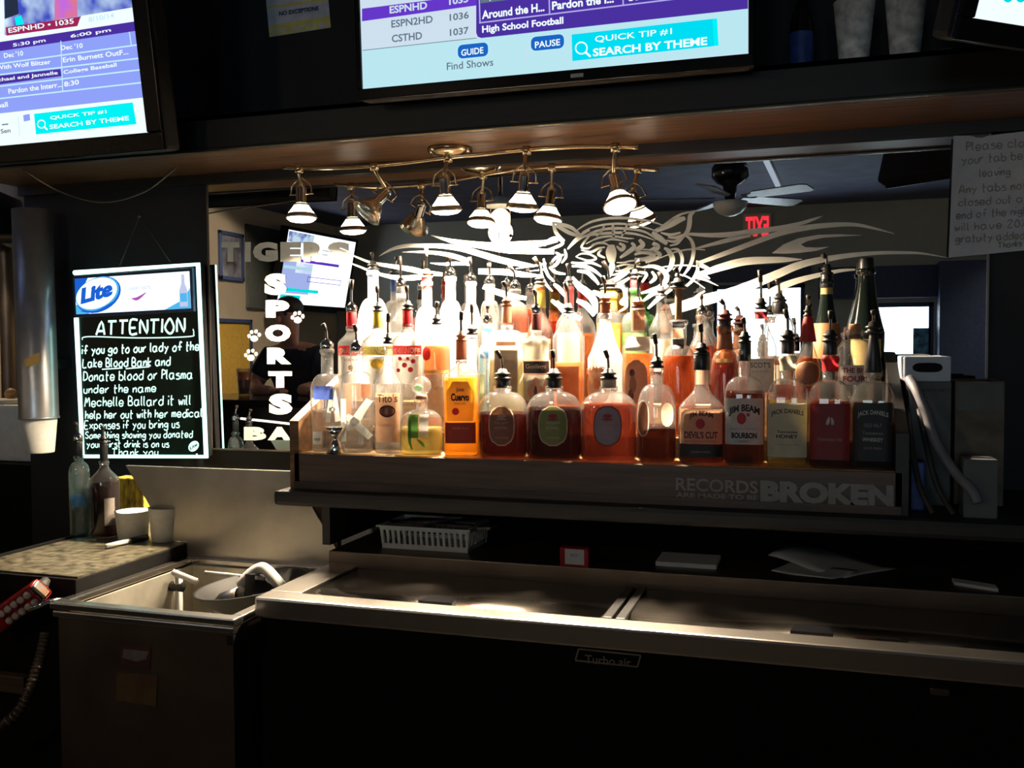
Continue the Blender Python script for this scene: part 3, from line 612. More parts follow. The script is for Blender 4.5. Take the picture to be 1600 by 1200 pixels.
def on_board(body, x0, ya, yb, x1, dy, bold):
    vs, fs = text_geo(body, bold); mb.add([f_sh(x0 + u * (x1 - x0), yb + dy * u - v * (yb - ya)) for u, v in vs], fs)
on_board('RECORDS', 1056, 746, 766, 1184, 6, .02); on_board('ARE MADE TO BE', 1056, 769, 777, 1184, 5, .03); on_board('BROKEN', 1188, 750, 784, 1396, 8, .06)
M['carved'] = mat('pale_lettering', (.26, .24, .23), .6)
mb.build('lettering', M['carved'], shelf)

# counter under the shelf and the dark recess below it
bb = thing('back_counter', 'dark back counter carrying the bottle shelf and the cartons', 'counter', (0, -.24, 0))
MB().box((-1.222, -.47, 1.025), (2.1, -.0, 1.061), bev=.01).build('counter_top', M['black_wood'], bb)
MB().box((-1.10, -.03, .0), (2.1, .0, 1.025)).build('back_panel', M['void_black'], bb)
MB().box((-1.115, -.43, .93), (-1.095, -.03, 1.025)).build('side_panel', M['black_wood'], bb)

# ------------------------------------------------------------------ bottle cooler
CT = Z0 - .5065
CX0, CX1 = -1.083, 1.75
co = thing('bottle_cooler', 'long black bar cooler with a steel top and sliding lids below the bottle shelf', 'cooler', (.3, -.4, 0))
MB().box((CX0 + .004, -.755, .0), (CX1, -.06, CT - .045)).build('body', M['void_black'], co)
fr = MB(); fr.box((CX0, -.772, CT - .042), (CX1, -.715, CT), bev=.005).box((CX0, -.715, CT - .042), (CX0 + .075, -.46, CT), bev=.003).box((CX0, -.715, CT - .045), (CX1, -.46, CT - .02))
fr.build('top_rim', M['steel'], co)
MB().box((CX0, -.46, CT - .045), (CX1, -.04, CT + .030), bev=.003).box((CX0 + .002, -.462, CT + .0), (CX1, -.458, CT + .004)).build('back_ledge', M['steel_dull'], co)
def px_x(px, py, Z): return at_z(px, py, Z).x
lx = [CX0 + .085, px_x(952, 950, CT), px_x(985, 955, CT), px_x(1600, 1010, CT) + .35]
for a, b, h in ((lx[0], lx[1], (685, 938)), (lx[2], lx[3], (1268, 987))):
    pf = [(-.475, CT - .02), (-.475, CT - .004)] + [(-.652 - .11 * math.sin(i * .11), CT - .004 - .11 * (1 - math.cos(i * .11))) for i in range(6)] + [(-.7125, CT - .026)]
    l = MB().prism(pf, 'x', a, b); l.sm = [len(f_) == 4 for f_ in l.f]; l = l.build('sliding_lid', M['steel_lid'], co)
    hx = px_x(h[0], h[1], CT); g = MB()
    g.prism([(hx - .036, -.708), (hx + .036, -.708), (hx + .028, -.665), (hx - .028, -.665)], 'z', CT - .022, CT + .002)
    g.build('handle', M['gloss_black'], l)
dv = MB()
dv.box((lx[1], -.712, CT - .018), (lx[1] + .018, -.475, CT), bev=.002).box((lx[2] - .018, -.712, CT - .018), (lx[2], -.475, CT), bev=.002)
dv.build('lid_stop', M['black'], co)
fb = lambda x, y: at_y(x, y, -.758)
mb = MB(); c4 = [(904, 1014), (1001, 1024), (996, 1042), (899, 1032)]
for i in range(4): mb.ribbon([(*c4[i], 2.5), (*c4[(i + 1) % 4], 2.5)], fb)
vs, fs = text_geo('Turbo air', .01); mb.add([fb(914 + 72 * u, 1036 + 6 * u - v * 13) for u, v in vs], fs)
M['badge'] = mat('badge_grey', (.32, .30, .28), .4, .4); mb.build('badge', M['badge'], co)
p = at_y(1452, 1078, -.758); MB().box((p.x, -.766, p.z - .006), (p.x + .03, -.752, p.z + .006), bev=.002).build('door_lock', M['steel_dull'], co)

# ------------------------------------------------------------------ ice bin and what lies in it
BT = Z0 - .537
bx0, bx1, by0, by1 = -1.542, -1.090, -.832, -.365
ib = thing('ice_bin', 'open stainless steel ice bin standing left of the cooler', 'ice bin', (-1.32, -.6, 0))
mb = MB(); k = .018
mb.box((bx0 + .012, by0 + .012, .32), (bx1 - .012, by0 + .03, BT - .03)).box((bx0 + .012, by0 + .03, .32), (bx0 + .03, by1, BT - .03)).box((bx1 - .03, by0 + .03, .32), (bx1 - .012, by1, BT - .03)).box((bx0 + .03, by1 - .018, .32), (bx1 - .03, by1, BT - .03))
mb.build('outer_shell', M['steel_dull'], ib)
mb = MB()
for z0, z1, o in ((BT - .014, BT, .0), (BT - .032, BT - .018, .004)):
    mb.box((bx0 + o, by0 + o, z0), (bx1 - o, by0 + .03, z1), bev=.003).box((bx0 + o, by0 + .03, z0), (bx0 + .026, by1, z1), bev=.003).box((bx1 - .026, by0 + .03, z0), (bx1 - o, by1, z1), bev=.003).box((bx0 + .026, by1 - .02, z0), (bx1 - .026, by1, z1), bev=.003)
mb.build('rim', M['steel'], ib)
mb = MB(); L0 = BT - .34
mb.box((bx0 + .03, by0 + .03, L0), (bx1 - .03, by1 - .018, L0 + .006))
for a, b in (((bx0 + .026, by0 + .03), (bx0 + .034, by1 - .02)), ((bx1 - .034, by0 + .03), (bx1 - .026, by1 - .02)), ((bx0 + .03, by0 + .026), (bx1 - .03, by0 + .034)), ((bx0 + .03, by1 - .026), (bx1 - .03, by1 - .018))):
    mb.box((a[0], a[1], L0), (b[0], b[1], BT - .016))
mb.build('liner', M['dirty_liner'], ib)
p = at_z(262, 884, BT - .03)
mb = MB(); mb.tube([(bx0 + .055, by1 - .11, BT - .02), (bx0 + .055, by1 - .11, L0 + .02)], .010)
mb.build('drain_pipe', M['white'], ib)
for z in (BT - .05, BT - .14): MB().tube([(bx0 + .03, by1 - .11, z), (bx0 + .067, by1 - .11, z)], .0125).build('bracket', M['black'], ib)
MB().tube([(bx0 + .05, by1 - .12, BT - .012), (bx0 + .12, by1 - .14, BT - .022), (bx0 + .13, by1 - .14, BT - .024)], .008).tube([(bx0 + .125, by1 - .10, BT - .012), (bx0 + .29, by1 - .10, BT - .016)], .005).build('rail', M['white'], ib)
p = at_z(372, 905, BT - .02); q = at_z(440, 905, BT - .02)
props(MB().tube([(p.x - .02, p.y + .0, BT - .10), (p.x + .01, p.y, BT - .03), ((p.x + q.x) / 2, p.y + .02, BT + .006), (q.x, p.y, BT - .012), (q.x + .05, p.y - .02, BT - .05)], .014).build('water_hose', M['white']), 'white hose curving up in the back corner of the ice bin', 'hose')
pc = at_z(428, 917, BT - .010)
pan = thing('mixing_pan', 'dark shallow pan leaning in the right corner of the ice bin', 'pan', (pc.x, pc.y, BT - .08))
R = Matrix.Translation((min(pc.x, -1.226), pc.y, BT - .055)) @ Matrix.Rotation(-.12, 4, 'Y') @ Matrix.Rotation(.05, 4, 'X')
mb = MB(); mb.lathe([(.001, .0), (.075, .0), (.105, .022), (.124, .046), (.130, .048), (.130, .051), (.122, .050), (.102, .027), (.072, .006), (.001, .006)], seg=40, caps=False); mb.v = [R @ v for v in mb.v]
mb.build('bowl', M['rubber'], pan)
s = thing('ice_scoop', 'steel ice scoop with an upright black handle standing in the pan', 'scoop', (pc.x - .04, pc.y - .05, BT - .07))
a = at_y(383, 945, pc.y - .04); b = at_y(391, 897, pc.y - .02)
MB().tube([a, (a + b) / 2 + Vector((.004, 0, 0)), b], lambda t: .009 + .003 * t, 10).build('handle', M['rubber'], s)
mb = MB(); mb.lathe([(.001, -.06), (.02, -.055), (.03, -.03), (.03, .02), (.026, .02), (.026, -.03), (.001, -.05)], caps=False, seg=20)
R = Matrix.Translation(a + Vector((-.025, .0, .005))) @ Matrix.Rotation(1.2, 4, 'Y'); mb.v = [R @ v for v in mb.v]; mb.build('scoop_cup', M['steel'], s)
M['scrap'] = mat('torn_paper', (.22, .20, .20), .8)
fbn = lambda x, y: at_y(x, y, by0 + .0105)
M['sticker'] = mat('maroon_sticker', (.08, .03, .03), .6); M['oldcard'] = mat('old_card', (.13, .08, .04), .8, var=.2)
MB().poly([(188, 1008), (236, 1011), (234, 1046), (186, 1042)], fbn).poly([(193, 1014), (232, 1018), (228, 1030), (213, 1034), (191, 1028)], lambda x, y: at_y(x, y, by0 + .0095), 1).build('sticker', [M['sticker'], M['scrap']], ib)
MB().poly([(183, 1050), (246, 1056), (244, 1104), (181, 1094)], fbn).build('paper_patch', M['oldcard'], ib)
p = at_y(362, 999, by0 + .01); MB().box((p.x - .008, by0 + .004, p.z - .011), (p.x + .008, by0 + .014, p.z + .011), bev=.002).build('drain_plug', M['black'], ib)

# steel splash panel behind the bin
spx = [(-1.729, 1.09), (-1.235, 1.092), (-1.205, 1.07), (-1.177, 1.0), (-1.117, .908), (-1.09, .86), (-1.544, .862), (-1.544, .898), (-1.60, .90), (-1.646, .972)]
props(MB().prism([(x, z) for x, z in spx], 'y', -.362, -.352).build('splash_panel', M['steel_panel']), 'bare steel splash panel with slanted edges behind the ice bin', 'panel')
props(MB().box((-1.2, -.351, .86), (-1.118, -.33, 1.024)).build('corner_post', M['oldcard']), 'tan wooden post at the right edge of the steel splash panel', 'post')

# ------------------------------------------------------------------ left counter and its things
LT = Z0 - .504
lc = thing('side_counter', 'small counter with a speckled laminate top left of the ice bin', 'counter', (-1.71, -.6, 0))
MB().box((-1.875, -.742, LT - .004), (-1.548, -.04, LT)).build('laminate_top', M['counter'], lc)
MB().box((-1.885, -.752, LT - .045), (-1.545, -.02, LT - .004), bev=.003).box((-1.885, -.752, LT - .01), (-1.875, -.02, LT + .006)).build('edge_band', M['void_black'], lc)
MB().box((-1.88, -.74, 0), (-1.55, -.02, LT - .045)).build('cabinet', M['void_black'], lc)
# ================================================================== spotlights on their rail
M['rail'] = mat('rail_bronze', (.62, .48, .30), .22, 1.0, var=.15)
trk = thing('spotlight_rail', 'curved bronze ceiling rail carrying the five spotlights', 'light rail', (-.9, -.14, 1.90))
rp = [at_y(*p, y) for p, y in (((443, 262), -.15), ((515, 263), -.165), ((600, 258), -.16), ((700, 246), -.14), ((770, 239), -.125), ((860, 231), -.13), ((930, 229), -.15), ((997, 230), -.165))]
MB().tube(rp, .0055).build('rail', M['rail'], trk)
c = at_z(703, 232, 1.907)
MB().lathe([(.058, 1.907), (.058, 1.899), (.045, 1.888), (.02, 1.884), (.008, 1.88), (.006, rp[3].z)], (c.x, c.y, 0)).build('canopy', M['rail'], trk)
RAILP = spline(rp, 12)
def rail_at(px): return min(RAILP, key=lambda p: abs(800 + F_PX * (p - EYE).dot(RT) / (p - EYE).dot(FW) - px))
M['bulb_on'] = emit('spot_bulb', (1.0, .86, .66), 9)
M['bulb_off'] = mat('unlit_bulb', (.75, .72, .66), .15, .7)
M['shade_on'] = mat('spot_shade', (.72, .58, .40), .25, .8, var=.1)
def spotlight(label, railpx, mouth_px, aim, lit, W):
    """yoke, chrome neck, bell shade, bulb; aim is the way it points"""
    top = rail_at(railpx); d = Vector(aim).normalized()
    mouth = at_y(*mouth_px, top.y - .0)
    q = Vector((0, 0, -1)).rotation_difference(d); B0 = mouth - d * .078       # back end of the head
    t = thing('spotlight', label, 'spotlight', top)
    tf = lambda p: B0 + q @ Vector(p)
    mb = MB(); mb.tube([top, top + (B0 - top) * .3 + Vector((0, -.004, 0)), B0 + Vector((0, 0, .012))], .0055).lathe([(.011, -.012), (.011, .008)], top)
    for s_ in (-1, 1): mb.tube([B0 + Vector((0, 0, .03)), tf((s_ * .026, 0, .012)), tf((s_ * .031, 0, -.014))], .0022)
    mb.tube([tf((-.036, 0, -.014)), tf((.036, 0, -.014))], .0022)
    mb.build('yoke', M['rail'], t)
    mb = MB(); mb.lathe([(.001, .012), (.012, .01), (.014, .0), (.014, -.034), (.017, -.04)], seg=20); mb.v = [tf(v) for v in mb.v]; mb.build('socket', M['chrome'], t)
    if lit: mb = MB(); mb.lathe([(.0355, -.066), (.039, -.069), (.0415, -.076), (.0415, -.079), (.037, -.077)], seg=28, caps=False).lathe([(.0195, -.040), (.021, -.043), (.019, -.045)], seg=28, caps=False)
    else: mb = MB(); mb.lathe([(.016, -.036), (.024, -.046), (.030, -.058), (.035, -.064), (.0355, -.069), (.043, -.080), (.041, -.080), (.034, -.070), (.02, -.05)], seg=28, caps=False)
    mb.v = [tf(v) for v in mb.v]; sh = mb.build('shade', M['shade_on'], t)
    mb = MB(); mb.lathe([(.016, -.040), (.020, -.045), (.027, -.055), (.034, -.064), (.0365, -.072), (.038, -.080), (.030, -.086), (.014, -.089), (.001, -.090)] if lit else [(.012, -.050), (.030, -.066), (.036, -.076), (.030, -.083), (.014, -.087), (.001, -.088)], seg=24); mb.v = [tf(v) for v in mb.v]; mb.build('bulb', M['bulb_on'] if lit else M['bulb_off'], t)
    if lit:
        L = bpy.data.lights.new('spot_beam', 'SPOT'); L.energy = W; L.color = (1, .80, .56); L.spot_size = math.radians(148); L.spot_blend = .8; L.shadow_soft_size = .03
        o = bpy.data.objects.new('spot_beam', L); COL.objects.link(o); o.parent = t; o.location = tf((0, 0, -.092)) - top
        o.rotation_euler = d.to_track_quat('-Z', 'Y').to_euler()
spotlight('lit spotlight at the left end of the rail, above the letters TIGE', 470, (471, 341), (.02, -.04, -1), True, LAMP_W * .9)
spotlight('dark spotlight second along the rail, swivelled to show its unlit bulb', 588, (573, 333), (-.5, -.5, -.75), False, 0)
spotlight('lit spotlight hanging below the round canopy of the rail', 702, (697, 329), (.0, .12, -1), True, LAMP_W * 1.5)
spotlight('lit spotlight fourth along the rail, between the canopy and the bright end one', 821, (816, 325), (-.12, .12, -1), True, LAMP_W * 1.3)
spotlight('glaring spotlight at the right end of the rail, above the tiger head', 960, (969, 322), (.25, -.30, -.9), True, LAMP_W * 1.3)

# ================================================================== televisions
# left television
P1 = Plane(Vector((-1.567, -.45, .527 + Z0)), -.014, .147); wl, hl = .94, .53
P1.m = P1.m @ Matrix.Translation((-wl, 0, 0)); P1.i = P1.m.inverted()
t = tv('television', 'large television at the upper left showing a purple programme grid', P1, wl, hl, (.02, .045, .045, .02), .06, None)
s = Screen(P1); s.rect('white', (0, 0), (wl, hl))
s.quad('photo', (-60, -60), (214, -60), (214, 11), (8, 55), (-60, 64)); s.quad('orange', (86, -30), (120, -30), (122, 26), (86, 31), layer=2); s.quad('aqua', (24, 28), (34, 24), (38, 38), (26, 40), layer=2)
s.quad('dark', (8, -20), (27, -20), (30, 22), (8, 30), layer=2)
s.quad('white', (-60, -60), (6, -60), (8, 64), (-60, 74), layer=2)
s.quad('red', (10, 43), (127, 26), (122, 41), (11, 56), layer=3); s.quad('white', (128, 25), (213, 11), (215, 31), (122, 43), layer=2)
s.quad('blue', (-60, 87), (215, 47), (228, 152), (-60, 184)); s.quad('purple', (-60, 75), (215, 33), (216, 48), (-60, 89), layer=2)
for a, b in (((-60, 108), (218, 70)), ((-60, 124), (220, 91)), ((-60, 142), (222, 109)), ((-60, 161), (224, 129))): s.line('skyline', a, b, .0035)
s.line('skyline', (96, 64), (99, 142), .003); s.line('skyline', (203, 50), (206, 70), .003)
s.quad('purple', (-60, 125), (95, 108), (97, 119), (-60, 140), layer=2)
s.quad('blue', (-420, 142), (-60, 87), (-60, 184), (-420, 230)); s.quad('purple', (-420, 130), (-60, 75), (-60, 89), (-420, 144), layer=2); s.quad('photo', (-420, -60), (-60, -60), (-60, 64), (-420, 120))
s.quad('aqua', (54, 178), (208, 160), (214, 194), (57, 210), layer=2)
for b, k, p, q, h in (('ESPNHD • 1035', 'white', (15, 52), (117, 37), 8), ('8/10/14', 'skyline', (140, 35), (180, 28), 8), ('5:30 pm', 'white', (22, 75), (73, 67), 7), ('6:00 pm', 'white', (112, 61), (175, 51), 7), ("Dec '10", 'white', (8, 91), (38, 87), 8), ("Dec '10", 'white', (97, 79), (131, 75), 8),
    ('ews With Wolf Blitzer', 'white', (-25, 112), (81, 100), 7), ('Erin Burnett OutF...', 'white', (100, 98), (202, 85), 8), ('with Michael and Jannelle', 'white', (-40, 134), (92, 118), 7), ('College Baseball', 'white', (101, 118), (184, 106), 8),
    ('Pardon the Interr...', 'white', (15, 147), (98, 136), 8), ('8:30', 'white', (102, 136), (125, 132), 8), ('Football', 'white', (-25, 172), (14, 167), 8), ('QUICK TIP #1', 'white', (80, 188), (168, 178), 6.5), ('SEARCH BY THEME', 'white', (79, 202), (203, 188), 7), ('Sen', 'grey', (3, 209), (18, 207), 7)):
    s.text(b, k, p, q, h)
s.line('grey', (4, 195), (14, 194), .003); s.line('skyline', (29, 182), (32, 212), .002); s.quad('blue', (37, 180), (47, 178), (48, 188), (38, 190), layer=2)
def lens(s, cx, cy, r, k):
    s.l = 4; pts = [s.P.uv(cx + r * math.cos(i * .5236), cy + r * math.sin(i * .5236)) for i in range(13)]
    s.mb.ribbon([(*p, .003) for p in pts], s.f, EMK.index(k)); s.line(k, (cx + r * .7, cy + r * .7), (cx + r * 1.6, cy + r * 1.5), .0045, 4)
lens(s, 66, 194, 6, 'white')
s.mb.build('screen', EMM, t, local=True)
MB().tube([(wl / 2, .05, hl / 2), (wl / 2, .37, hl / 2 + .02)], .03, smooth_path=False).box((wl / 2 - .1, .05, hl / 2 - .1), (wl / 2 + .1, .07, hl / 2 + .1)).build('wall_mount', M['black'], t, local=True)
# middle television
P2 = Plane(Vector((-1.010, -.40, .597 + Z0)), .009, .051); wc, hc = .872, .49
t = tv('television', 'television hanging in the middle above the spotlights, showing GUIDE and PAUSE buttons', P2, wc, hc, (.012, .012, .026, .015), .05, None)
s = Screen(P2); s.rect('list', (0, 0), (wc, hc))
Tq = lambda x, y: (560 + x / 2.54, y / 2.54)
s.quad('violet', Tq(15, 35), Tq(470, -22), Tq(470, 22), Tq(15, 85)); s.quad('purple', Tq(468, -300), Tq(1546, -300), Tq(1546, 35), Tq(490, 152), Tq(474, 146), Tq(468, 130))
s.quad('pale', Tq(15, 202), Tq(470, 153), Tq(1546, 36), Tq(1546, 210), Tq(20, 360))
s.line('lightline', Tq(480, 92), Tq(1300, -8), .003); s.line('lightline', Tq(760, 60), Tq(757, -40), .003); s.line('lightline', Tq(1052, 25), Tq(1050, -40), .003); s.line('lightline', Tq(484, 92), Tq(480, -40), .003)
s.quad('grey', Tq(486, 14), Tq(760, -20), Tq(760, -60), Tq(486, -60), layer=2)
s.line('grey', Tq(18, 201), Tq(470, 152), .0015); s.line('list', Tq(666, 200), Tq(668, 250), .002)
for k, a, b, h in (('pill', (396, 213), (516, 198), 50), ('pill', (686, 182), (817, 166), 54)):
    u, v = P2.uv(*Tq(*a)), P2.uv(*Tq(*b)); s.rrect('skyline', (u[0] - .002, u[1] - .014), (v[0] + .002, u[1] + .020), .012, 2); s.rrect(k, (u[0], u[1] - .012), (v[0], u[1] + .018), .011, 3)
s.quad('cyan', Tq(847, 138), Tq(1420, 74), Tq(1428, 182), Tq(850, 243), layer=2); s.quad('aqua', Tq(1405, 76), Tq(1424, 74), Tq(1430, 182), Tq(1412, 184), layer=3)
for b, k, p, q, h, bo in (('ESPNHD', 'list', (126, 56), (275, 37), 30, .03), ('1035', 'list', (362, 22), (438, 10), 28, .03), ('ESPN2HD', 'grey', (133, 112), (297, 92), 30, .02), ('1036', 'grey', (364, 85), (440, 74), 28, .02), ('CSTHD', 'grey', (135, 170), (255, 157), 30, .02), ('1037', 'grey', (365, 145), (440, 135), 28, .02),
    ('Around the H...', 'white', (492, 78), (740, 46), 34, .03), ('Pardon the I...', 'white', (770, 42), (1015, 12), 34, .03), ('Sportscenter', 'list', (500, 8), (740, -20), 26, .02), ('Outside', 'white', (1070, 8), (1180, -8), 26, .02), ('High School Football', 'white', (493, 140), (815, 104), 36, .03),
    ('GUIDE', 'white', (410, 224), (498, 213), 26, .02), ('PAUSE', 'white', (702, 193), (802, 181), 26, .02), ('Find Shows', 'grey', (353, 280), (537, 262), 30, .01), ('QUICK TIP #1', 'white', (940, 173), (1245, 141), 28, .01), ('SEARCH BY THEME', 'white', (932, 226), (1385, 180), 32, .03)):
    s.text(b, k, Tq(*p), Tq(*q), h / 2.54, bo)
lens(s, *Tq(886, 192), 9, 'white')
s.mb.build('screen', EMM, t, local=True)
MB().tube([(wc / 2, .04, hc / 2), (wc / 2, .37, hc / 2)], .03, smooth_path=False).box((wc / 2 - .1, .04, hc / 2 - .1), (wc / 2 + .1, .06, hc / 2 + .1)).build('wall_mount', M['black'], t, local=True)
mb = MB(); u = P2.uv(903, 120); mb.box((u[0] - .014, -.0095, -.018), (u[0] + .014, -.007, -.010)); mb.build('maker_plate', M['badge'], t, local=True)
# right television
P3 = Plane(at_y(1518, 28, -.76), .684, .316); wr, hr = .6, .34
t = tv('television', 'television turned inward at the upper right corner, only its white lower corner in view', P3, wr, hr, (.03, .03, .035, .03), .05, None)
s = Screen(P3); s.rect('white', (0, 0), (wr, hr))
for cx in (1574, 1594):
    s.l = 1; s.mb.poly([s.P.uv(cx + 7 * math.cos(i * .63), -2 + 6 * math.sin(i * .63)) for i in range(10)], s.f, EMK.index('cyan'))
s.mb.build('screen', EMM, t, local=True)
MB().tube([(wr / 2, .04, hr / 2), (wr / 2, .40, hr / 2 + .05)], .025, smooth_path=False).build('wall_mount', M['black'], t, local=True)

# paper notice on the upper wall
fw = lambda x, y: at_y(x, y, .0035)
M['notice'] = mat('notice_paper', (.62, .66, .78), .8); M['yellow'] = mat('notice_yellow', (.75, .68, .20), .8)
mb = MB(); mb.poly([(412, -40), (508, -55), (517, 43), (421, 58)], fw)
fw2 = lambda x, y: at_y(x, y, .0025); fw3 = lambda x, y: at_y(x, y, .0015)
mb.poly([(420, 40), (515, 25), (517, 42), (421, 57)], fw2, 1); mb.poly([(417, 10), (512, -3), (512, 1), (417, 14)], fw2, 1)
for body, x0, y0, x1, dy, h, b, k in (('NO EXCEPTIONS', 436, 25, 498, -9, 7, .04, 2), ('DRY SHOTS $5', 426, 55, 512, -13, 9, .03, 0)):
    vs, fs = text_geo(body, b); mb.add([fw3(x0 + u * (x1 - x0), y0 + dy * u - v * h) for u, v in vs], fs, k)
props(mb.build('notice', [M['notice'], M['yellow'], M['navy']]), 'white and yellow paper notice on the dark wall left of the middle television', 'notice')

# things standing on the overhead shelf
ST = 1.996
M['printed'] = mat('printed_cup', (.75, .78, .80), .55, var=.5, scale=38)
M['bluelab'] = mat('blue_label', (.03, .07, .28), .5, var=.4, scale=40)
M['brown_glass'] = mat('dark_brown_glass', (.012, .008, .006), .12, var=0)
p = at_y(1252, 108, -.20); kk = per_px(p)
t = thing('beer_bottle', 'dark beer bottle with a blue label on the overhead shelf', 'bottle', (p.x, p.y, ST))
r = 18 * kk
MB().lathe([(r * .9, ST), (r, ST + .006), (r, ST + .105), (r * .75, ST + .135), (r * .42, ST + .16), (r * .38, ST + .215), (r * .45, ST + .22), (r * .45, ST + .228)], (p.x, p.y, 0)).build('glass_body', M['brown_glass'], t)
MB().lathe([(r * 1.015, ST + .02), (r * 1.015, ST + .09)], (p.x, p.y, 0), caps=False).build('label', M['bluelab'], t)
for px, lab, h in ((1334, 'printed plastic cup on the overhead shelf nearest the beer bottle', .15), (1414, 'printed plastic cup with a yellow straw on the overhead shelf', .155)):
    p = at_y(px, 100, -.19); t = thing('plastic_cup', lab, 'cup', (p.x, p.y, ST)); kk = per_px(p)
    MB().lathe([(.001, ST), (20 * kk, ST), (21 * kk, ST + .004), (31 * kk, ST + h), (32 * kk, ST + h), (30 * kk, ST + h - .002), (19 * kk, ST + .006), (.001, ST + .005)], (p.x, p.y, 0), caps=False).build('cup_body', M['printed'], t)
    if px > 1400: MB().tube([(p.x - .008, p.y - .02, ST + .01), (p.x - .012, p.y - .045, ST + h + .06)], .004, smooth_path=False).build('straw', M['gold'], t)
p = at_y(1476, 86, -.17)
props(MB().lathe([(.001, ST), (.02, ST), (.024, ST + .03), (.02, ST + .034), (.001, ST + .03)], (p.x, p.y, 0)).build('candle_jar', M['chrome']), 'small shiny jar on the overhead shelf right of the printed cups', 'jar')

# ================================================================== glowing message board
ang = -.028
Pb = Plane(at_y(130, 715, -.04), 0, 0, ang)
o, e_ = Pb.uv(130, 715), Pb.uv(313, 415)
bw, bh = .452, .572
t = thing('message_board', 'glowing chalk board headed ATTENTION with a lit beer panel, left of the mirror', 'sign', matrix=Pb.m); ROOT[t] = Vector()
MB().box((.004, .002, .004), (bw - .004, .026, bh - .004), bev=.004).build('casing', M['black'], t, local=True)
M['board'] = mat('dark_board', (.003, .010, .008), .3, var=.3, spec=.2)
M['glow'] = emit('edge_glow', (.52, 1.0, .84), 2.8); M['marker'] = emit('marker_glow', (.62, 1.0, .88), 1.5)
MB().box((0, -.004, 0), (bw, .002, bh)).build('board', M['board'], t, local=True)
mb = MB(); g = .0045; zz = bh - .142
for pts in ([(g, 0, zz), (g, 0, g), (bw - g, 0, g), (bw - g, 0, bh - g), (g, 0, bh - g)],):
    n = []
    for i, p in enumerate(pts): n.append((p[0], -.006, p[2]))
    mb.tube(n, .0074, smooth_path=False)
mb.build('edge_light', M['glow'], t, local=True)
hd = MB(); hd.box((.004, -.016, zz), (bw - .018, -.003, bh - .014), bev=.004); hp = hd.build('header_box', M['navy'], t, local=True)
M['hd_white'] = emit('panel_white', (.80, .96, 1.0), 1.5); M['hd_blue'] = emit('panel_blue', (.01, .10, .55), 1.2); M['hd_sky'] = emit('panel_sky', (.08, .45, .80), 1.1); M['hd_red'] = emit('panel_red', (.45, .10, .45), 1.0); M['hd_pale'] = emit('panel_pale', (.55, .60, .85), 1.0)
hx0, hx1, hz0, hz1 = .014, bw - .028, zz + .010, bh - .024
ly = lambda l: (lambda x, z: Vector((x, -.0165 - l * .0006, z)))
mb = MB(); mb.poly([(hx0, hz0), (hx1, hz0), (hx1, hz1), (hx0, hz1)], ly(0), 0)
W_, H_ = hx1 - hx0, hz1 - hz0
mb.poly([(hx0, hz0 + H_ * .35), (hx0 + W_ * .07, hz0 + H_ * .7), (hx0 + W_ * .12, hz1), (hx0, hz1)], ly(1), 1); mb.poly([(hx1 - W_ * .22, hz0), (hx1, hz0), (hx1, hz0 + H_ * .55), (hx1 - W_ * .06, hz0 + H_ * .25)], ly(1), 2); mb.poly([(hx0, hz0), (hx0 + .05, hz0), (hx0, hz0 + .03)], ly(1), 2)
def oval(mbx, cx, cz, rx, rz, f, mi, rot=.25, n=28): mbx.poly([(cx + rx * math.cos(i * 2 * math.pi / n) * math.cos(rot) - rz * math.sin(i * 2 * math.pi / n) * math.sin(rot), cz + rx * math.cos(i * 2 * math.pi / n) * math.sin(rot) + rz * math.sin(i * 2 * math.pi / n) * math.cos(rot)) for i in range(n)], f, mi)
ox, oz = hx0 + W_ * .20, hz0 + H_ * .54
oval(mb, ox + .003, oz - .003, .085, .052, ly(2), 1); oval(mb, ox, oz, .082, .048, ly(3), 2); oval(mb, ox - .002, oz + .001, .077, .044, ly(4), 0)
sk = lambda x, z: Vector((ox - .062 + x, -.0165 - .003, oz - .030 + z + x * .18))
mb.text('Lite', sk, 0, 0, .118, .048, 1, .06, skew=.15); mb.ribbon([(hx0 + .02, oz - .050, .002), (ox, oz - .052, .007), (ox + .075, oz - .018, .002)], ly(4), 1)
mb.ribbon([(hx0 + W_ * .50, hz0 + H_ * .36, .002), (hx0 + W_ * .55, hz0 + H_ * .34, .010), (hx0 + W_ * .63, hz0 + H_ * .50, .002)], ly(2), 3)
mb.text('GREAT TASTE', ly(2), hx0 + W_ * .48, hz0 + H_ * .58, W_ * .19, .010, 4, .02)
bx = hx1 - W_ * .055; mb.poly([(bx - .014, hz0 + .006), (bx + .014, hz0 + .006), (bx + .014, hz0 + H_ * .5), (bx + .006, hz0 + H_ * .68), (bx + .005, hz1 - .008), (bx - .005, hz1 - .008), (bx - .006, hz0 + H_ * .68), (bx - .014, hz0 + H_ * .5)], ly(2), 4)
mb.poly([(bx - .012, hz0 + .02), (bx + .012, hz0 + .02), (bx + .012, hz0 + .045), (bx - .012, hz0 + .045)], ly(3), 2)
mb.build('lit_panel', [M['hd_white'], M['hd_blue'], M['hd_sky'], M['hd_red'], M['hd_pale']], hp, local=True)
mb = MB(); fl = lambda x, z: Vector((x, -.0045, z))
def wline(body, px0, px1, pybase, hpx, pen, skew=.1, dy=0):
    px0 += 4; px1 -= 1; pen *= 1.12; hpx *= .94
    a, b = Pb.uv(px0, pybase), Pb.uv(px1, pybase + dy); k = per_px(Pb.m @ Vector((a[0], 0, a[1])))
    handwrite(mb, body, lambda x, z: fl(x, z + (x - a[0]) * (b[1] - a[1]) / (b[0] - a[0])), a[0], a[1], b[0] - a[0], hpx * k, pen, 0, skew)
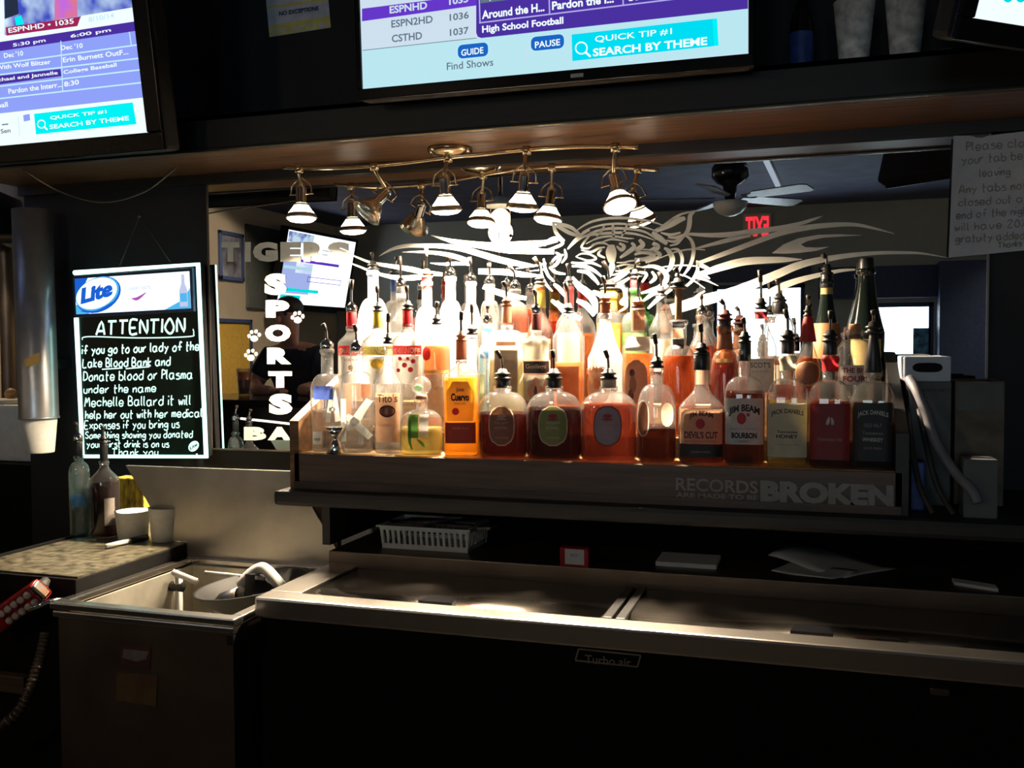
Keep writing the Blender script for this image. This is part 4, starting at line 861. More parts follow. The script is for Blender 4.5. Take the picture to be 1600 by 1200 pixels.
for b, x0, x1, y, h, pen, dy in (('ATTENTION', 148, 290, 523, 22, .0062, -4), ('if you go to our lady of the', 126, 313, 553, 14, .0040, -6), ('Lake Blood Bank and', 127, 268, 574, 14, .0038, -3), ('Donate blood or Plasma', 128, 303, 595, 15, .0036, -4), ('under the name', 129, 246, 614, 13, .0034, -2),
    ('Mechelle Ballard it will', 130, 300, 635, 15, .0034, -3), ('help her out with her medical', 131, 318, 654, 13, .0034, -3), ('Expenses if you bring us', 130, 282, 670, 13, .0032, -2), ('Some thing showing you donated', 131, 303, 685, 11, .0030, -2), ('your first drink is on us', 133, 266, 699, 11, .0030, -1), ('Thank you', 173, 249, 711, 11, .0030, 0)):
    wline(b, x0, x1, y, h, pen, dy=dy)
for pts in ([(130, 531), (140, 526), (220, 528), (296, 526), (304, 521), (303, 514)], [(161, 577), (193, 575)], [(198, 576), (235, 573)]):
    mb.ribbon([(*Pb.uv(*p), .0036) for p in pts], fl)
c = Pb.uv(304, 697); oval(mb, c[0], c[1], .020, .014, fl, 0, rot=.55); mb.text('Lite', lambda x, z: Vector((x, -.0052, z + (x - c[0]) * .5)), c[0] - .013, c[1] - .005, .026, .010, 1, .03)
c = Pb.uv(309, 710); mb.poly([(c[0] - .003, c[1] - .003), (c[0] + .003, c[1] - .003), (c[0] + .003, c[1] + .003), (c[0] - .003, c[1] + .003)], fl)
mb.build('writing', [M['marker'], M['board']], t, local=True)
a = at_y(218, 338, -.006); b1 = Pb.m @ Vector((.16, .01, bh + .01)); b2 = Pb.m @ Vector((.34, .01, bh + .01)); i_ = Pb.m.inverted()
MB().tube([i_ @ b1, i_ @ a, i_ @ b2], .0016, smooth_path=False).ball(i_ @ a, .006).build('hanging_cord', M['steel_dull'], t, local=True)
p = [at_y(*q, y) for q, y in (((35, 265), -.31), ((95, 300), -.20), ((160, 316), -.18), ((225, 300), -.20), ((275, 262), -.31))]
props(MB().tube(p, .0022).build('cable', M['steel_dull']), 'thin cable drooping below the left television above the message board', 'cable')

# ------------------------------------------------------------------ cup dispenser and the niche at the far left
a, b = at_y(50, 328, -.10), at_y(61, 654, -.10)
t = thing('cup_dispenser', 'tall steel tube cup dispenser on the wall left of the message board', 'dispenser', b)
d = (a - b); L = d.length; r = .0565
M['steel_tube'] = mat('steel_tube', (.50, .50, .52), .34, .75, var=.1)
MB().lathe([(r, 0), (r, L), (r - .003, L), (r - .003, 0)], b, 36, axis=d, caps=False).lathe([(r + .002, 0), (r + .002, .006)], b, 36, axis=d).build('tube', M['steel_tube'], t)
MB().box((b.x - .03, -.05, b.z + .15), (b.x + .03, .006, b.z + .18)).build('bracket', M['black'], t); MB().box((a.x - .03, -.05, a.z - .18), (a.x + .03, .006, a.z - .15)).build('bracket', M['black'], t)
mb = MB(); mb.poly([(38, 562), (62, 550), (62, 566), (40, 574)], lambda x, y: at_y(x, y, -.1585)); mb.build('sticker', M['gold'], t)
c = b - d.normalized() * .104
props(MB().lathe([(.001, 0), (.040, 0), (.041, .004), (.053, .118), (.050, .118), (.038, .006), (.001, .006)], c, 28, axis=d).build('foam_cup', M['foam']), 'white foam cup hanging out of the steel dispenser tube', 'cup')
struct('trim_3', MB().box((-2.95, .04, 0), (NX - .002, .498, 1.02)), M['void_black'])
p = at_y(14, 690, .16)
props(MB().box((p.x - .14, .10, 1.02), (NX - .01, .24, 1.02 + .19), bev=.012).build('storage_box', M['white']), 'white box in the pale niche behind the dispenser', 'box')
cnx = at_y(12, 590, .17).x
t = thing('canister', 'pale canister with a knobbed lid on the white box in the niche', 'canister', (cnx, .17, 1.21))
MB().lathe([(.06, 1.21), (.065, 1.212), (.065, 1.222), (.06, 1.226), (.02, 1.228)], (cnx, .17, 0)).build('lid', M['cream'], t)
MB().ball((cnx + .012, .17, 1.243), .02).build('knob', M['honey_wood'], t)
p = at_y(6, 580, .40); q = at_y(6, 415, .40)
props(MB().tube([(p.x, .42, 1.03), (p.x, .42, q.z), (p.x - .03, .42, q.z + .05), (p.x - .15, .42, q.z + .06)], .025).build('water_pipe', M['steel_dull']), 'grey pipe running up the pale niche wall', 'pipe')
p = at_y(10, 345, .25)
t = thing('hanging_hood', 'dark hanging hood with an added bulb in the top of the niche', 'lamp', (p.x - .1, .25, p.z))
MB().lathe([(.14, p.z - .06), (.15, p.z - .04), (.12, p.z + .08), (.03, p.z + .12), (.02, CZ)], (p.x - .1, .25, 0)).build('hood', M['black'], t)
MB().ball((p.x - .1, .25, p.z - .045), .035).build('bulb', emit('added_niche_bulb', (1, .78, .52), 3.0), t)
L_ = bpy.data.lights.new('added_niche_light', 'SPOT'); L_.spot_size = 1.9; L_.spot_blend = .6; L_.energy = 6; L_.color = (1, .76, .5); L_.shadow_soft_size = .04  # bulb and spot added inside the hood to light the niche
lo = bpy.data.objects.new('added_niche_light', L_); COL.objects.link(lo); lo.parent = t; lo.location = Vector((0, 0, -.10))

# ------------------------------------------------------------------ on the side counter
def on_lt(px, py): return at_z(px, py, LT)
M['teal_glass'] = clear_glass('teal_glass', (.72, .92, .92), .10); M['thin_glass'] = clear_glass('clear_bottle_glass', (1, 1, 1), .028)
# ================================================================== bottles
GL = {'clear': M['thin_glass'], 'teal': M['teal_glass'], 'bluish': clear_glass('ice_blue_glass', (.62, .86, .95), .16), 'frost': clear_glass('frosted_glass', (1, .99, .97), .75, .25), 'milk': mat('milk_white_glass', (.85, .84, .80), .2, var=.03),
      'green': clear_glass('green_glass', (.10, .34, .10), .10), 'dark': mat('black_green_glass', (.006, .010, .008), .08, var=0), 'amberg': clear_glass('amber_glass', (.50, .20, .06), .10)}
LQ = {'water': liquor('clear_spirit', (.97, .95, .90), .03), 'gold': liquor('gold_spirit', (.95, .42, .04), .35), 'amber': liquor('amber_spirit', (.55, .14, .02), .26), 'deep': liquor('deep_amber_spirit', (.13, .020, .009), .18),
      'red': liquor('red_amber_spirit', (.27, .060, .030), .24), 'orange': liquor('orange_spirit', (.74, .31, .11), .34), 'brown': liquor('brown_spirit', (.14, .035, .012), .22), 'cola': liquor('dark_spirit', (.06, .012, .008), .2), 'straw': liquor('straw_spirit', (.75, .62, .22), .2)}
LC = {k: paper_label('label_' + k, c) for k, c in {'white': (.80, .78, .74), 'cream': (.78, .70, .52), 'red': (.60, .03, .04), 'crimson': (.34, .03, .035), 'copper': (.80, .46, .28), 'brown': (.36, .16, .09), 'green': (.36, .38, .12), 'lilac': (.55, .40, .46),
      'yellow': (.85, .55, .06), 'blue': (.10, .17, .62), 'skyb': (.12, .30, .60), 'black': (.02, .02, .024), 'grey': (.42, .37, .33), 'maroon': (.10, .02, .02), 'olive': (.45, .38, .06), 'leaf': (.12, .30, .05), 'gold': (.75, .55, .22), 'palm': (.70, .30, .12), 'peach': (.72, .42, .26), 'pgreen': (.55, .62, .35)}.items()}
LCK = list(LC)
SL = {'black': M['black'], 'red': LC['red'], 'gold': LC['olive'], 'brown': LC['brown'], 'blue': LC['skyb'], 'white': LC['white'], 'cork': mat('cork', (.36, .17, .08), .7, var=.3, scale=80), 'grey': LC['grey'], 'crimson': LC['crimson'], 'maroon': LC['maroon'], 'yellow': LC['yellow'], 'copper': LC['copper']}
M['spout'] = mat('spout_dark', (.022, .015, .013), .4, spec=.3)
ROWS = {'F': (-.362, SH + .001), 'M': (-.222, SH + .046), 'B': (-.078, SH + .111)}
def bottle(label, px, row, wpx, prof, ys, nw, glass='clear', liq=None, labels=(), sleeves=(), top=None, n=2.0, asp=1.0, cat='bottle', group=None, at=None, stopper=None, name='liquor_bottle'):
    """px: middle in the photograph; ys: heights in the photograph of shoulder foot, neck foot and lip; widths in pixels"""
    if at: X, Y, zb = at
    else: Y, zb = ROWS[row]; X = at_y(px, 700, Y).x
    k = per_px(Vector((X, Y, 1.2))); zz = lambda y: at_y(px, y, Y).z - zb
    face = math.atan2(X - EYE.x, Y - EYE.y) * -.75
    t = thing(name, label, cat, (X, Y, zb), face, group); ROOT[t] = Vector()
    R = wpx * k / 2; r = nw * k / 2; zs, zn, zl = (zz(y) for y in ys)
    zs = max(zs, .03); zn = max(zn, zs + .008); zl = max(zl, zn + .012)
    def nf(x):
        f = max(0, min(1, (x - r * 1.1) / max(1e-5, (R - r * 1.1)))); f = f ** .5
        return 2 + (n - 2) * f, 1 + (asp - 1) * f
    pr = [(R * .001, .001), (R * .86, .0), (R * .96, .004), (R, .012)]
    if prof == 'ball': pr += [(R * 1.0, zs * .45), (R * .99, zs)]
    elif prof == 'flare': pr = [(R * .001, .001), (R * .80, .0), (R * .86, .006), (R * .9, .02), (R * .97, zs * .6), (R, zs)]
    else: pr += [(R, zs * .5), (R, zs)]
    for i in range(1, 9):
        u = i / 8
        if prof in ('round', 'ball'): a, h = math.cos(u * math.pi / 2), math.sin(u * math.pi / 2)
        elif prof == 'slope': a, h = (1 + math.cos(u * math.pi)) / 2, u
        elif prof == 'flare': a, h = (1 - u) ** 1.6, u
        elif prof == 'square': a, h = math.cos(u * math.pi / 2) ** .7, math.sin(u * math.pi / 2) ** 1.4
        else: a, h = 1 - u, u
        pr.append((r + (R - r) * a, zs + (zn - zs) * h))
    pr += [(r, zn + (zl - zn) * .6), (r * 1.0, zl - .012), (r * 1.18, zl - .011), (r * 1.2, zl - .002), (r * 1.05, zl)]
    SEG = 32
    mb = MB(); mb.lathe(pr, seg=SEG, nfun=nf); gb = mb.build('glass_body', GL[glass], t, local=True)
    if liq:
        zt = zz(liq[1]); q = []
        for (a, za), (b, zb_) in zip(pr, pr[1:]):
            if za > zt: break
            q.append((max(.0004, a - .0022) if a > .003 else .0005, max(za, .0035)))
            if zb_ > zt: f = (zt - za) / max(1e-6, zb_ - za); q.append((a + (b - a) * f - .0022, zt)); break
        mb = MB(); mb.lathe(q, seg=SEG, nfun=nf); mb.build('liquor', LQ[liq[0]], t, local=True)
    def rad(z):
        for (a, za), (b, zb_) in zip(pr[1:], pr[2:]):
            if za <= z <= zb_ and zb_ > za: return a + (b - a) * (z - za) / (zb_ - za)
        return R
    def surf(lift):
        def f(x, z):
            Rz = rad(z) + lift; e, a = nf(Rz); xx = max(-.985, min(.985, x / Rz))
            return Vector((x, -a * Rz * (1 - abs(xx) ** e) ** (1 / e), z))
        return f
    for lb in labels:
        shape, y0, y1, lw, kk = lb[:5]; ex = lb[5] if len(lb) > 5 else {}
        z1, z0 = zz(y0), zz(y1); hw = lw * k / 2; dx = ex.get('dx', 0) * k; mb = MB()
        if shape == 'wrap':
            rr = [(rad(z0 + (z1 - z0) * i / 4) + .0007, z0 + (z1 - z0) * i / 4) for i in range(5)]
            mb.lathe(rr, seg=SEG, nfun=nf, caps=False, mi=LCK.index(kk))
        else:
            def sheet(hw, z0, z1, lift, kk):
                N, NV = 12, 10; fs = surf(lift); vs = []
                for j in range(NV + 1):
                    v = j / NV; h = hw
                    if shape == 'oval': h = hw * max(.03, (1 - abs(2 * v - 1) ** 2.6)) ** (1 / 2.6)
                    elif shape == 'arch': h = hw * (1 if v < .7 else max(.05, 1 - ((v - .7) / .3) ** 2) ** .5)
                    elif shape == 'tomb': h = hw * (max(.3, (1 - ((v - .62) / .38) ** 2)) ** .5 if v > .62 else .9 + .1 * v / .62)
                    vs += [fs(dx + h * (2 * i / N - 1), z0 + (z1 - z0) * v) for i in range(N + 1)]
                mb.add(vs, [(j * (N + 1) + i, j * (N + 1) + i + 1, (j + 1) * (N + 1) + i + 1, (j + 1) * (N + 1) + i) for j in range(NV) for i in range(N)], LCK.index(kk), True)
            bd = ex.get('border')
            if bd: sheet(hw + .0025, z0 - .0025, z1 + .0025, .0006, bd)
            sheet(hw, z0, z1, .0010, kk)
        for tx in ex.get('text', ()):
            body, yc, hp, wp, tk = tx[:5]; arc = tx[5] if len(tx) > 5 else 0
            fs = surf(.0020); zc = zz(yc); w2 = wp * k / 2
            vs, fc = text_geo(body, tx[6] if len(tx) > 6 else .02)
            mb.add([fs(dx + (u - .5) * 2 * w2, zc + (v - .5) * hp * k - arc * k * (2 * u - 1) ** 2) for u, v in vs], fc, LCK.index(tk))
        for ar in ex.get('art', ()):
            ax, ay, aw, ah, ak = ar[:5]; fs = surf(.0017 if len(ar) < 6 else .0017 + .0004 * ar[5]); zc = zz(ay)
            ring = [fs(dx + ax * k + aw * k / 2 * math.cos(i * math.pi / 8), zc + ah * k / 2 * math.sin(i * math.pi / 8)) for i in range(16)]
            mb.add(ring + [fs(dx + ax * k, zc)], [(i, (i + 1) % 16, 16) for i in range(16)], LCK.index(ak))
        for st in ex.get('stroke', ()):
            fs = surf(.0018); mb.ribbon([(dx + p[0] * k, zz(p[1]), p[2] * k) for p in st[1]], fs, LCK.index(st[0]), 5)
        mb.build('label', list(LC.values()), t, local=True)
    for s_ in sleeves:
        kk, y0, y1, w0 = s_[:4]; w1 = s_[4] if len(s_) > 4 else w0
        z1, z0 = zz(y0), zz(y1)
        MB().lathe([(w1 * k / 2 * .96, z0), (w1 * k / 2, z0 + .002), (w0 * k / 2, z1 - .003), (w0 * k / 2 * .92, z1)], seg=20).build('neck_sleeve', SL[kk], t, local=True)
        zl = max(zl, z1)
    if top:
        kind, tx, ty = top[:3]; zt = zz(ty); dx = (tx - px) * k; c = 'chrome' if kind == 'chrome' else 'black' if kind == 'black' else kind
        mt = M['chrome'] if c == 'chrome' else M['black'] if c == 'black' else SL[c]
        rf = max(r * 1.08, .0085); mb = MB()
        if kind == 'chrome': mb.lathe([(rf * .9, zl - .002), (rf, zl + .002), (rf * 1.02, zl + .012), (rf * .8, zl + .017), (rf * .5, zl + .021), (.003, zl + .026)], seg=20)
        else: mb.lathe([(r * .9, zl - .002), (rf * 1.05, zl), (rf * 1.05, zl + .003), (r * .75, zl + .005), (r * .75, zl + .009), (rf * .95, zl + .010), (rf * .95, zl + .013), (r * .7, zl + .015), (r * .55, zl + .022), (.003, zl + .024)], seg=20)
        sp = mb.build('pour_spout', mt, t, local=True)
        b0 = Vector((0, 0, zl + .018)); b2 = Vector((dx, -.008, max(zt, zl + .045))); b1 = (b0 + b2) / 2 + Vector((-dx * .35, 0, .004)); bm_ = b0 + (b2 - b0) * .5 + Vector((-dx * .15, 0, 0))
        mb = MB(); mb.tube([b0, b1, b2], .0030, 8); m2 = [M['chrome'], M['spout'] if kind != 'cork' else SL['cork']]
        mb.tube([b1 + (b2 - b1) * .1, b2], lambda u: .0046 + .001 * u, 10, 1, False); mb.build('spout_tube', m2, sp, local=True)
    if stopper: stopper(t, k, zz, zl)
    return t
def T(*a): return a
B = bottle
# ---- front row
B('clear bottle with a blue patch and big letter A, first in the front row', 513, 'F', 52, 'round', (612, 584, 545), 19, liq=('water', 640), labels=[('rect', 602, 623, 30, 'blue', {'dx': -4}), ('rect', 618, 619, 1, 'white', {'stroke': [('white', [(3, 657, 7), (11, 604, 7)]), ('white', [(11, 604, 7), (18, 657, 8)]), ('white', [(5, 638, 5), (15, 638, 5)])]}), ('rect', 672, 692, 14, 'white', {'dx': -14, 'text': [('80 PROOF', 684, 4, 10, 'black')]})], top=('chrome', 508, 506), n=2.6)
B('clear bottle with a big white letter K, second in the front row', 559, 'F', 50, 'round', (602, 580, 548), 19, liq=('water', 655), labels=[('rect', 618, 619, 1, 'white', {'stroke': [('white', [(-19, 622, 8), (-19, 655, 9), (-19, 688, 8)]), ('white', [(-14, 648, 9), (-2, 657, 13), (9, 668, 12), (22, 682, 9)]), ('white', [(-14, 668, 8), (0, 655, 13), (10, 640, 12), (21, 624, 10)])]}), ('rect', 600, 620, 14, 'brown', {'dx': 16})], top=('chrome', 557, 507), n=2.6)
B('clear bottle with a copper label, third in the front row', 608, 'F', 45, 'slope', (606, 566, 536), 14, liq=('water', 616), labels=[('rect', 613, 689, 37, 'peach', {'text': [("Tito's", 621, 13, 31, 'maroon', 0, .01), ('HANDMADE', 662, 5, 26, 'copper', 0, .01)], 'art': [(0, 641, 25, 19, 'maroon'), (0, 641, 19, 14, 'brown', 1), (-1, 641, 6, 10, 'peach', 2)]})], top=('black', 610, 490))
def ball_stop(t, k, zz, zl):
    MB().lathe([(9 * k, zl - .004), (10 * k, zl), (9 * k, zl + .006)], seg=18).build('collar', SL['cork'], t, local=True)
    st = MB().ball((0, 0, zl + 16 * k + .003), 16 * k).build('ball_stopper', GL['clear'], t, local=True)
    MB().ball((-4 * k, -.004, zl + 15 * k), 7 * k, sq=(1, .6, .8)).build('inner_emblem', LC['leaf'], st, local=True)
B('squat clear tequila bottle with a round glass stopper, in the front row', 659, 'F', 67, 'round', (664, 640, 621), 19, liq=('straw', 668), labels=[('rect', 646, 682, 15, 'leaf', {'dx': -10, 'stroke': [('leaf', [(-6, 650, 4), (-6, 685, 5), (-2, 700, 2)]), ('leaf', [(6, 684, 2), (13, 690, 5), (17, 696, 1)])]}), ('rect', 646, 680, 14, 'white', {'dx': 6})], stopper=ball_stop, n=2.4, asp=.8)
B('tall square bottle of gold tequila with a yellow label, in the front row', 722, 'F', 55, 'slope', (588, 568, 560), 16, liq=('gold', 590), labels=[('tomb', 595, 656, 44, 'yellow', {'text': [('Jose', 608, 8, 12, 'black', 0, .02), ('Cuervo', 619, 12, 28, 'black', 0, .05), ('ESPECIAL', 629, 3, 18, 'brown', 0, .01)], 'art': [(-7, 641, 11, 11, 'red')]}), ('rect', 658, 690, 47, 'maroon', {'text': [('TEQUILA', 667, 3, 26, 'copper')]})], sleeves=[('brown', 533, 562, 17)], top=('brown', 723, 487), n=5)
for lab, px, w, liq, yl, lc, bd, lw, tip, cr in (('broad whiskey bottle with a brown oval label, leftmost of the three oval-labelled bottles', 786, 78, 'deep', 644, 'brown', 'cream', 37, 777, 'copper'), ('broad whiskey bottle with a green oval label in the front row', 866, 86, 'cola', 637, 'green', 'cream', 42, 864, 'red'), ('broad reddish whiskey bottle with a lilac oval label in the front row', 951, 87, 'red', 631, 'lilac', 'maroon', 40, 946, 'red')):
    B(lab, px, 'F', w, 'round', (642, 612, 603), 24, liq=(liq, yl), labels=[('oval', 634, 692, lw, lc, {'border': bd, 'art': [(0, 648, 14, 7, cr), (0, 653, 18, 3, cr, 1)], 'text': [('CROWN', 659, 4, 22, 'copper' if lc != 'green' else 'cream', -2, .01), ('ROYAL', 666, 4, 20, 'copper' if lc != 'green' else 'cream', 0, .01), ('FINE DE LUXE', 681, 3, 20, 'copper' if lc != 'green' else 'cream', 0, .0)]})], sleeves=[('black' if cr != 'red' or lc == 'green' else 'grey', 592, 606, 24)], top=('black', tip, 547), n=2.5, asp=.72)
B('round-shouldered bottle of dark cognac with two small labels, in the front row', 1026, 'F', 60, 'round', (640, 600, 574), 20, liq=('brown', 664), labels=[('oval', 626, 678, 16, 'brown', {'dx': -20, 'border': 'white'}), ('oval', 628, 664, 18, 'cream', {'dx': 17})], top=('black', 1022, 522), n=2.4)
B('bourbon bottle with a copper label beside the cognac, in the front row', 1096, 'F', 71, 'slope', (641, 603, 556), 22, liq=('deep', 640), labels=[('rect', 637, 691, 64, 'copper', {'text': [('JIM BEAM', 645, 10, 36, 'maroon', 4, .03), ("DEVIL'S CUT", 677, 11, 50, 'maroon', 0, .03), ('KENTUCKY STRAIGHT BOURBON', 687, 3, 48, 'brown', 0, .0)], 'art': [(-1, 660, 14, 16, 'red')]}), ('rect', 692, 711, 65, 'black', {'text': [('BOURBON WHISKEY', 703, 3, 30, 'copper', 0, 0)]})], sleeves=[('black', 553, 578, 26)], top=('black', 1094, 506), n=4, asp=.8)
B('bourbon bottle with a white label and a red seal, in the front row', 1163, 'F', 62, 'round', (618, 588, 545), 18, liq=('brown', 611), labels=[('rect', 621, 692, 57, 'white', {'text': [('JIM BEAM', 637, 14, 46, 'black', 6, .04), ('BOURBON', 678, 9, 38, 'black', 0, .05), ('KENTUCKY STRAIGHT', 668, 3, 42, 'grey', 0, 0), ('WHISKEY', 687, 3, 16, 'black', 0, 0)], 'art': [(-4, 652, 14, 18, 'red'), (6, 646, 5, 6, 'red')]})], sleeves=[('black', 535, 564, 19)], top=('black', 1160, 497), n=4, asp=.85)
B('square whiskey bottle with a pale honey label, in the front row', 1230, 'F', 62, 'round', (622, 592, 556), 23, liq=('straw', 626), labels=[('rect', 628, 711, 58, 'cream', {'text': [('JACK DANIELS', 641, 9, 48, 'black', 4, .02), ('Tennessee', 672, 4, 30, 'black', 0, .02), ('HONEY', 679, 6, 32, 'black', 0, .03), ('LIQUEUR', 692, 3, 36, 'grey', 0, 0)]}), ('wrap', 556, 579, 0, 'cream')], sleeves=[('black', 533, 553, 19)], top=('black', 1226, 483), n=6)
B('square whiskey bottle with a red label and flame mark, in the front row', 1296, 'F', 63, 'round', (624, 594, 556), 23, liq=('red', 628), labels=[('rect', 629, 715, 58, 'crimson', {'text': [('TENNESSEE FIRE', 684, 4, 36, 'copper', 0, 0)], 'stroke': [('white', [(-4, 661, 4), (-2, 655, 5), (-1, 649, 1)]), ('white', [(4, 661, 4), (4, 655, 4), (2, 650, 1)])]}), ('wrap', 556, 580, 0, 'red')], sleeves=[('black', 533, 554, 19, 22)], top=('black', 1296, 486), n=6)
B('square whiskey bottle with a black label at the right end of the front row', 1363, 'F', 63, 'round', (626, 596, 580), 24, liq=('cola', 630), labels=[('rect', 628, 717, 54, 'black', {'text': [('JACK DANIELS', 643, 9, 44, 'white', 4, .02), ('OLD No.7', 662, 6, 26, 'grey', 0, .02), ('Tennessee', 674, 5, 30, 'grey', 0, .01), ('WHISKEY', 684, 6, 30, 'white', 0, .02), ('SOUR MASH', 697, 4, 26, 'grey', 0, 0)]})], sleeves=[('black', 520, 582, 12, 28)], top=('black', 1362, 498), n=6)
# ---- middle row
def vod(lab, px, w, ysl, band, tip, col, cap, art, bandtext):
    return B(lab, px, 'M', w, 'slope', (ysl + 24, ysl + 3, ysl - 3), 16, liq=('water', 600), labels=[('rect', band, band + 14, w * .9, col, {'text': [(bandtext, band + 7, 9, w * .82, 'cream', 2, .03)]}), ('rect', band + 16, band + 58, w * .88, 'white', {'art': art, 'text': [('VODKA', band + 22, 4, w * .5, col, 0, .01)]})], sleeves=[(cap, ysl - 27, ysl, 16)], top=('black' if cap != 'red' or px > 600 else 'chrome', tip[0], tip[1]))
vod('vodka bottle with a red neck and red band, leftmost in the middle row', 552, 44, 514, 540, (554, 437), 'red', 'red', [(0, 574, 8, 8, 'copper')], 'SMIRNOFF')
vod('vodka bottle with a gold neck and olive band, in the middle row', 593, 50, 513, 541, (592, 447), 'olive', 'gold', [(0, 568, 20, 16, 'yellow'), (4, 580, 12, 10, 'cream', 1)], 'SMIRNOFF')
vod('vodka bottle with cherries on its white label and a red neck, in the middle row', 639, 49, 511, 540, (638, 447), 'red', 'red', [(-10, 560, 6, 6, 'red'), (2, 560, 5, 5, 'red'), (10, 564, 7, 7, 'red'), (-3, 570, 8, 8, 'red'), (6, 577, 8, 8, 'red'), (-13, 578, 6, 6, 'red')], 'SMIRNOFF')
B('orange liqueur bottle with a red wax seal and pale label, in the middle row', 684, 'M', 42, 'round', (548, 533, 506), 14, 'clear', ('orange', 540), [('rect', 584, 650, 36, 'cream', {'text': [('Tully', 606, 8, 22, 'grey', 0, 0)]}), ('rect', 578, 583, 39, 'gold'), ('oval', 543, 563, 14, 'red', {'dx': -15})], top=('black', 686, 472))
B('clear bottle with a black pourer just behind the gold tequila', 739, 'M', 46, 'slope', (560, 535, 522), 16, 'clear', ('water', 610), [('rect', 585, 640, 38, 'pgreen')], top=('black', 739, 475), asp=.8)
B('pale blue gin bottle peeking between the gold tequila and the big grey-labelled bottle', 763, None, 28, 'slope', (556, 530, 505), 14, 'bluish', ('water', 560), [('rect', 540, 560, 22, 'skyb')], top=('chrome', 764, 478), n=4, at=(at_y(763, 700, -.171).x, -.171, ROWS['M'][1]))
B('large clear rum bottle with a grey panel label and grey neck, in the middle row', 793, 'M', 56, 'square', (534, 516, 508), 15, 'frost', ('straw', 560), [('rect', 548, 612, 34, 'grey', {'border': 'cream'}), ('rect', 534, 540, 30, 'copper')], sleeves=[('copper', 478, 505, 15)], top=('brown', 788, 440), n=4, asp=.75)
B('rum bottle with a boxed dark name band and a seal picture, in the middle row', 839, 'M', 42, 'round', (540, 524, 516), 15, 'clear', ('cola', 586), [('rect', 530, 562, 38, 'cream'), ('rect', 564, 583, 40, 'black', {'border': 'copper', 'text': [('Goslings', 573, 9, 32, 'cream', 0, .02)]}), ('rect', 585, 625, 38, 'cream', {'art': [(0, 597, 12, 16, 'copper'), (-5, 610, 16, 22, 'peach', 1), (5, 611, 16, 20, 'copper', 2), (0, 613, 5, 22, 'maroon', 3)]})], sleeves=[('maroon', 490, 516, 15)], top=('chrome', 836, 452))
B('cut-glass square decanter of copper whiskey, in the middle row', 889, 'M', 49, 'cone', (526, 497, 490), 16, 'clear', ('orange', 566), [('rect', 572, 630, 34, 'palm')], top=('black', 884, 441), n=5)
B('white coconut rum bottle with a palm label, tallest white one in the middle row', 946, 'M', 55, 'flare', (560, 498, 496), 17, 'frost', None, [('oval', 574, 630, 36, 'peach', {'dx': -10, 'text': [('MALIBU', 576, 9, 38, 'palm', 4, .02)], 'art': [(-1, 598, 14, 18, 'palm'), (-4, 588, 12, 5, 'copper', 1), (3, 592, 10, 5, 'copper', 1)]})], sleeves=[('brown', 474, 498, 16)], top=('brown', 942, 432))
B('spiced rum bottle with an orange neck and sailor label in the middle row', 997, 'M', 50, 'slope', (545, 520, 480), 19, 'clear', ('orange', 552), [('arch', 562, 630, 34, 'peach', {'dx': -2, 'art': [(-6, 582, 8, 12, 'maroon'), (-5, 600, 11, 26, 'brown', 1), (-8, 616, 9, 18, 'maroon', 1)], 'text': [('RUM', 572, 6, 26, 'copper', 0, 0)]}), ('wrap', 484, 517, 0, 'peach', {'text': [('ADMIRAL', 496, 4, 14, 'red', 0, 0)]}), ('rect', 526, 548, 38, 'white')], top=('brown', 1000, 432))
B('round bourbon bottle with a long cork-brown neck, in the middle row', 1060, 'M', 54, 'ball', (578, 540, 500), 24, 'clear', ('amber', 556), [('rect', 503, 512, 18, 'black'), ('rect', 514, 528, 17, 'copper'), ('rect', 530, 545, 17, 'black')], sleeves=[('cork', 450, 500, 11)], top=('black', 1054, 420))
B('dark rum bottle with a pleated neck and maroon spout, in the middle row', 1132, 'M', 44, 'round', (592, 548, 508), 22, 'amberg', ('amber', 566), [('rect', 560, 566, 26, 'gold')], sleeves=[('black', 500, 520, 19), ('brown', 520, 546, 22, 25)], top=('maroon', 1125, 469))
B('clear whiskey bottle with white label and red neck band, in the middle row', 1188, 'M', 47, 'slope', (545, 500, 482), 18, 'clear', ('water', 620), [('rect', 560, 612, 40, 'white', {'text': [("SCOT'S", 570, 8, 30, 'black', 0, .01), ('BLENDED', 580, 3, 24, 'grey', 0, 0)]}), ('wrap', 487, 498, 0, 'crimson')], top=('black', 1186, 422))
B('small bottle with a crimson foil hood and dark figured label, in the middle row', 1261, 'M', 40, 'cone', (575, 532, 500), 13, 'clear', ('amber', 560), [('oval', 566, 600, 34, 'brown', {'border': 'gold'})], sleeves=[('crimson', 494, 534, 14, 26)], top=('black', 1262, 478))
B('round clear vodka bottle with block lettering behind the two end whiskeys', 1334, 'M', 58, 'ball', (562, 530, 516), 22, 'clear', ('water', 580), [('rect', 570, 600, 44, 'white', {'text': [('THE BIG', 578, 8, 36, 'crimson', 0, .03), ('FOUR', 591, 9, 34, 'crimson', 0, .03)]})], sleeves=[('cork', 506, 530, 18)])
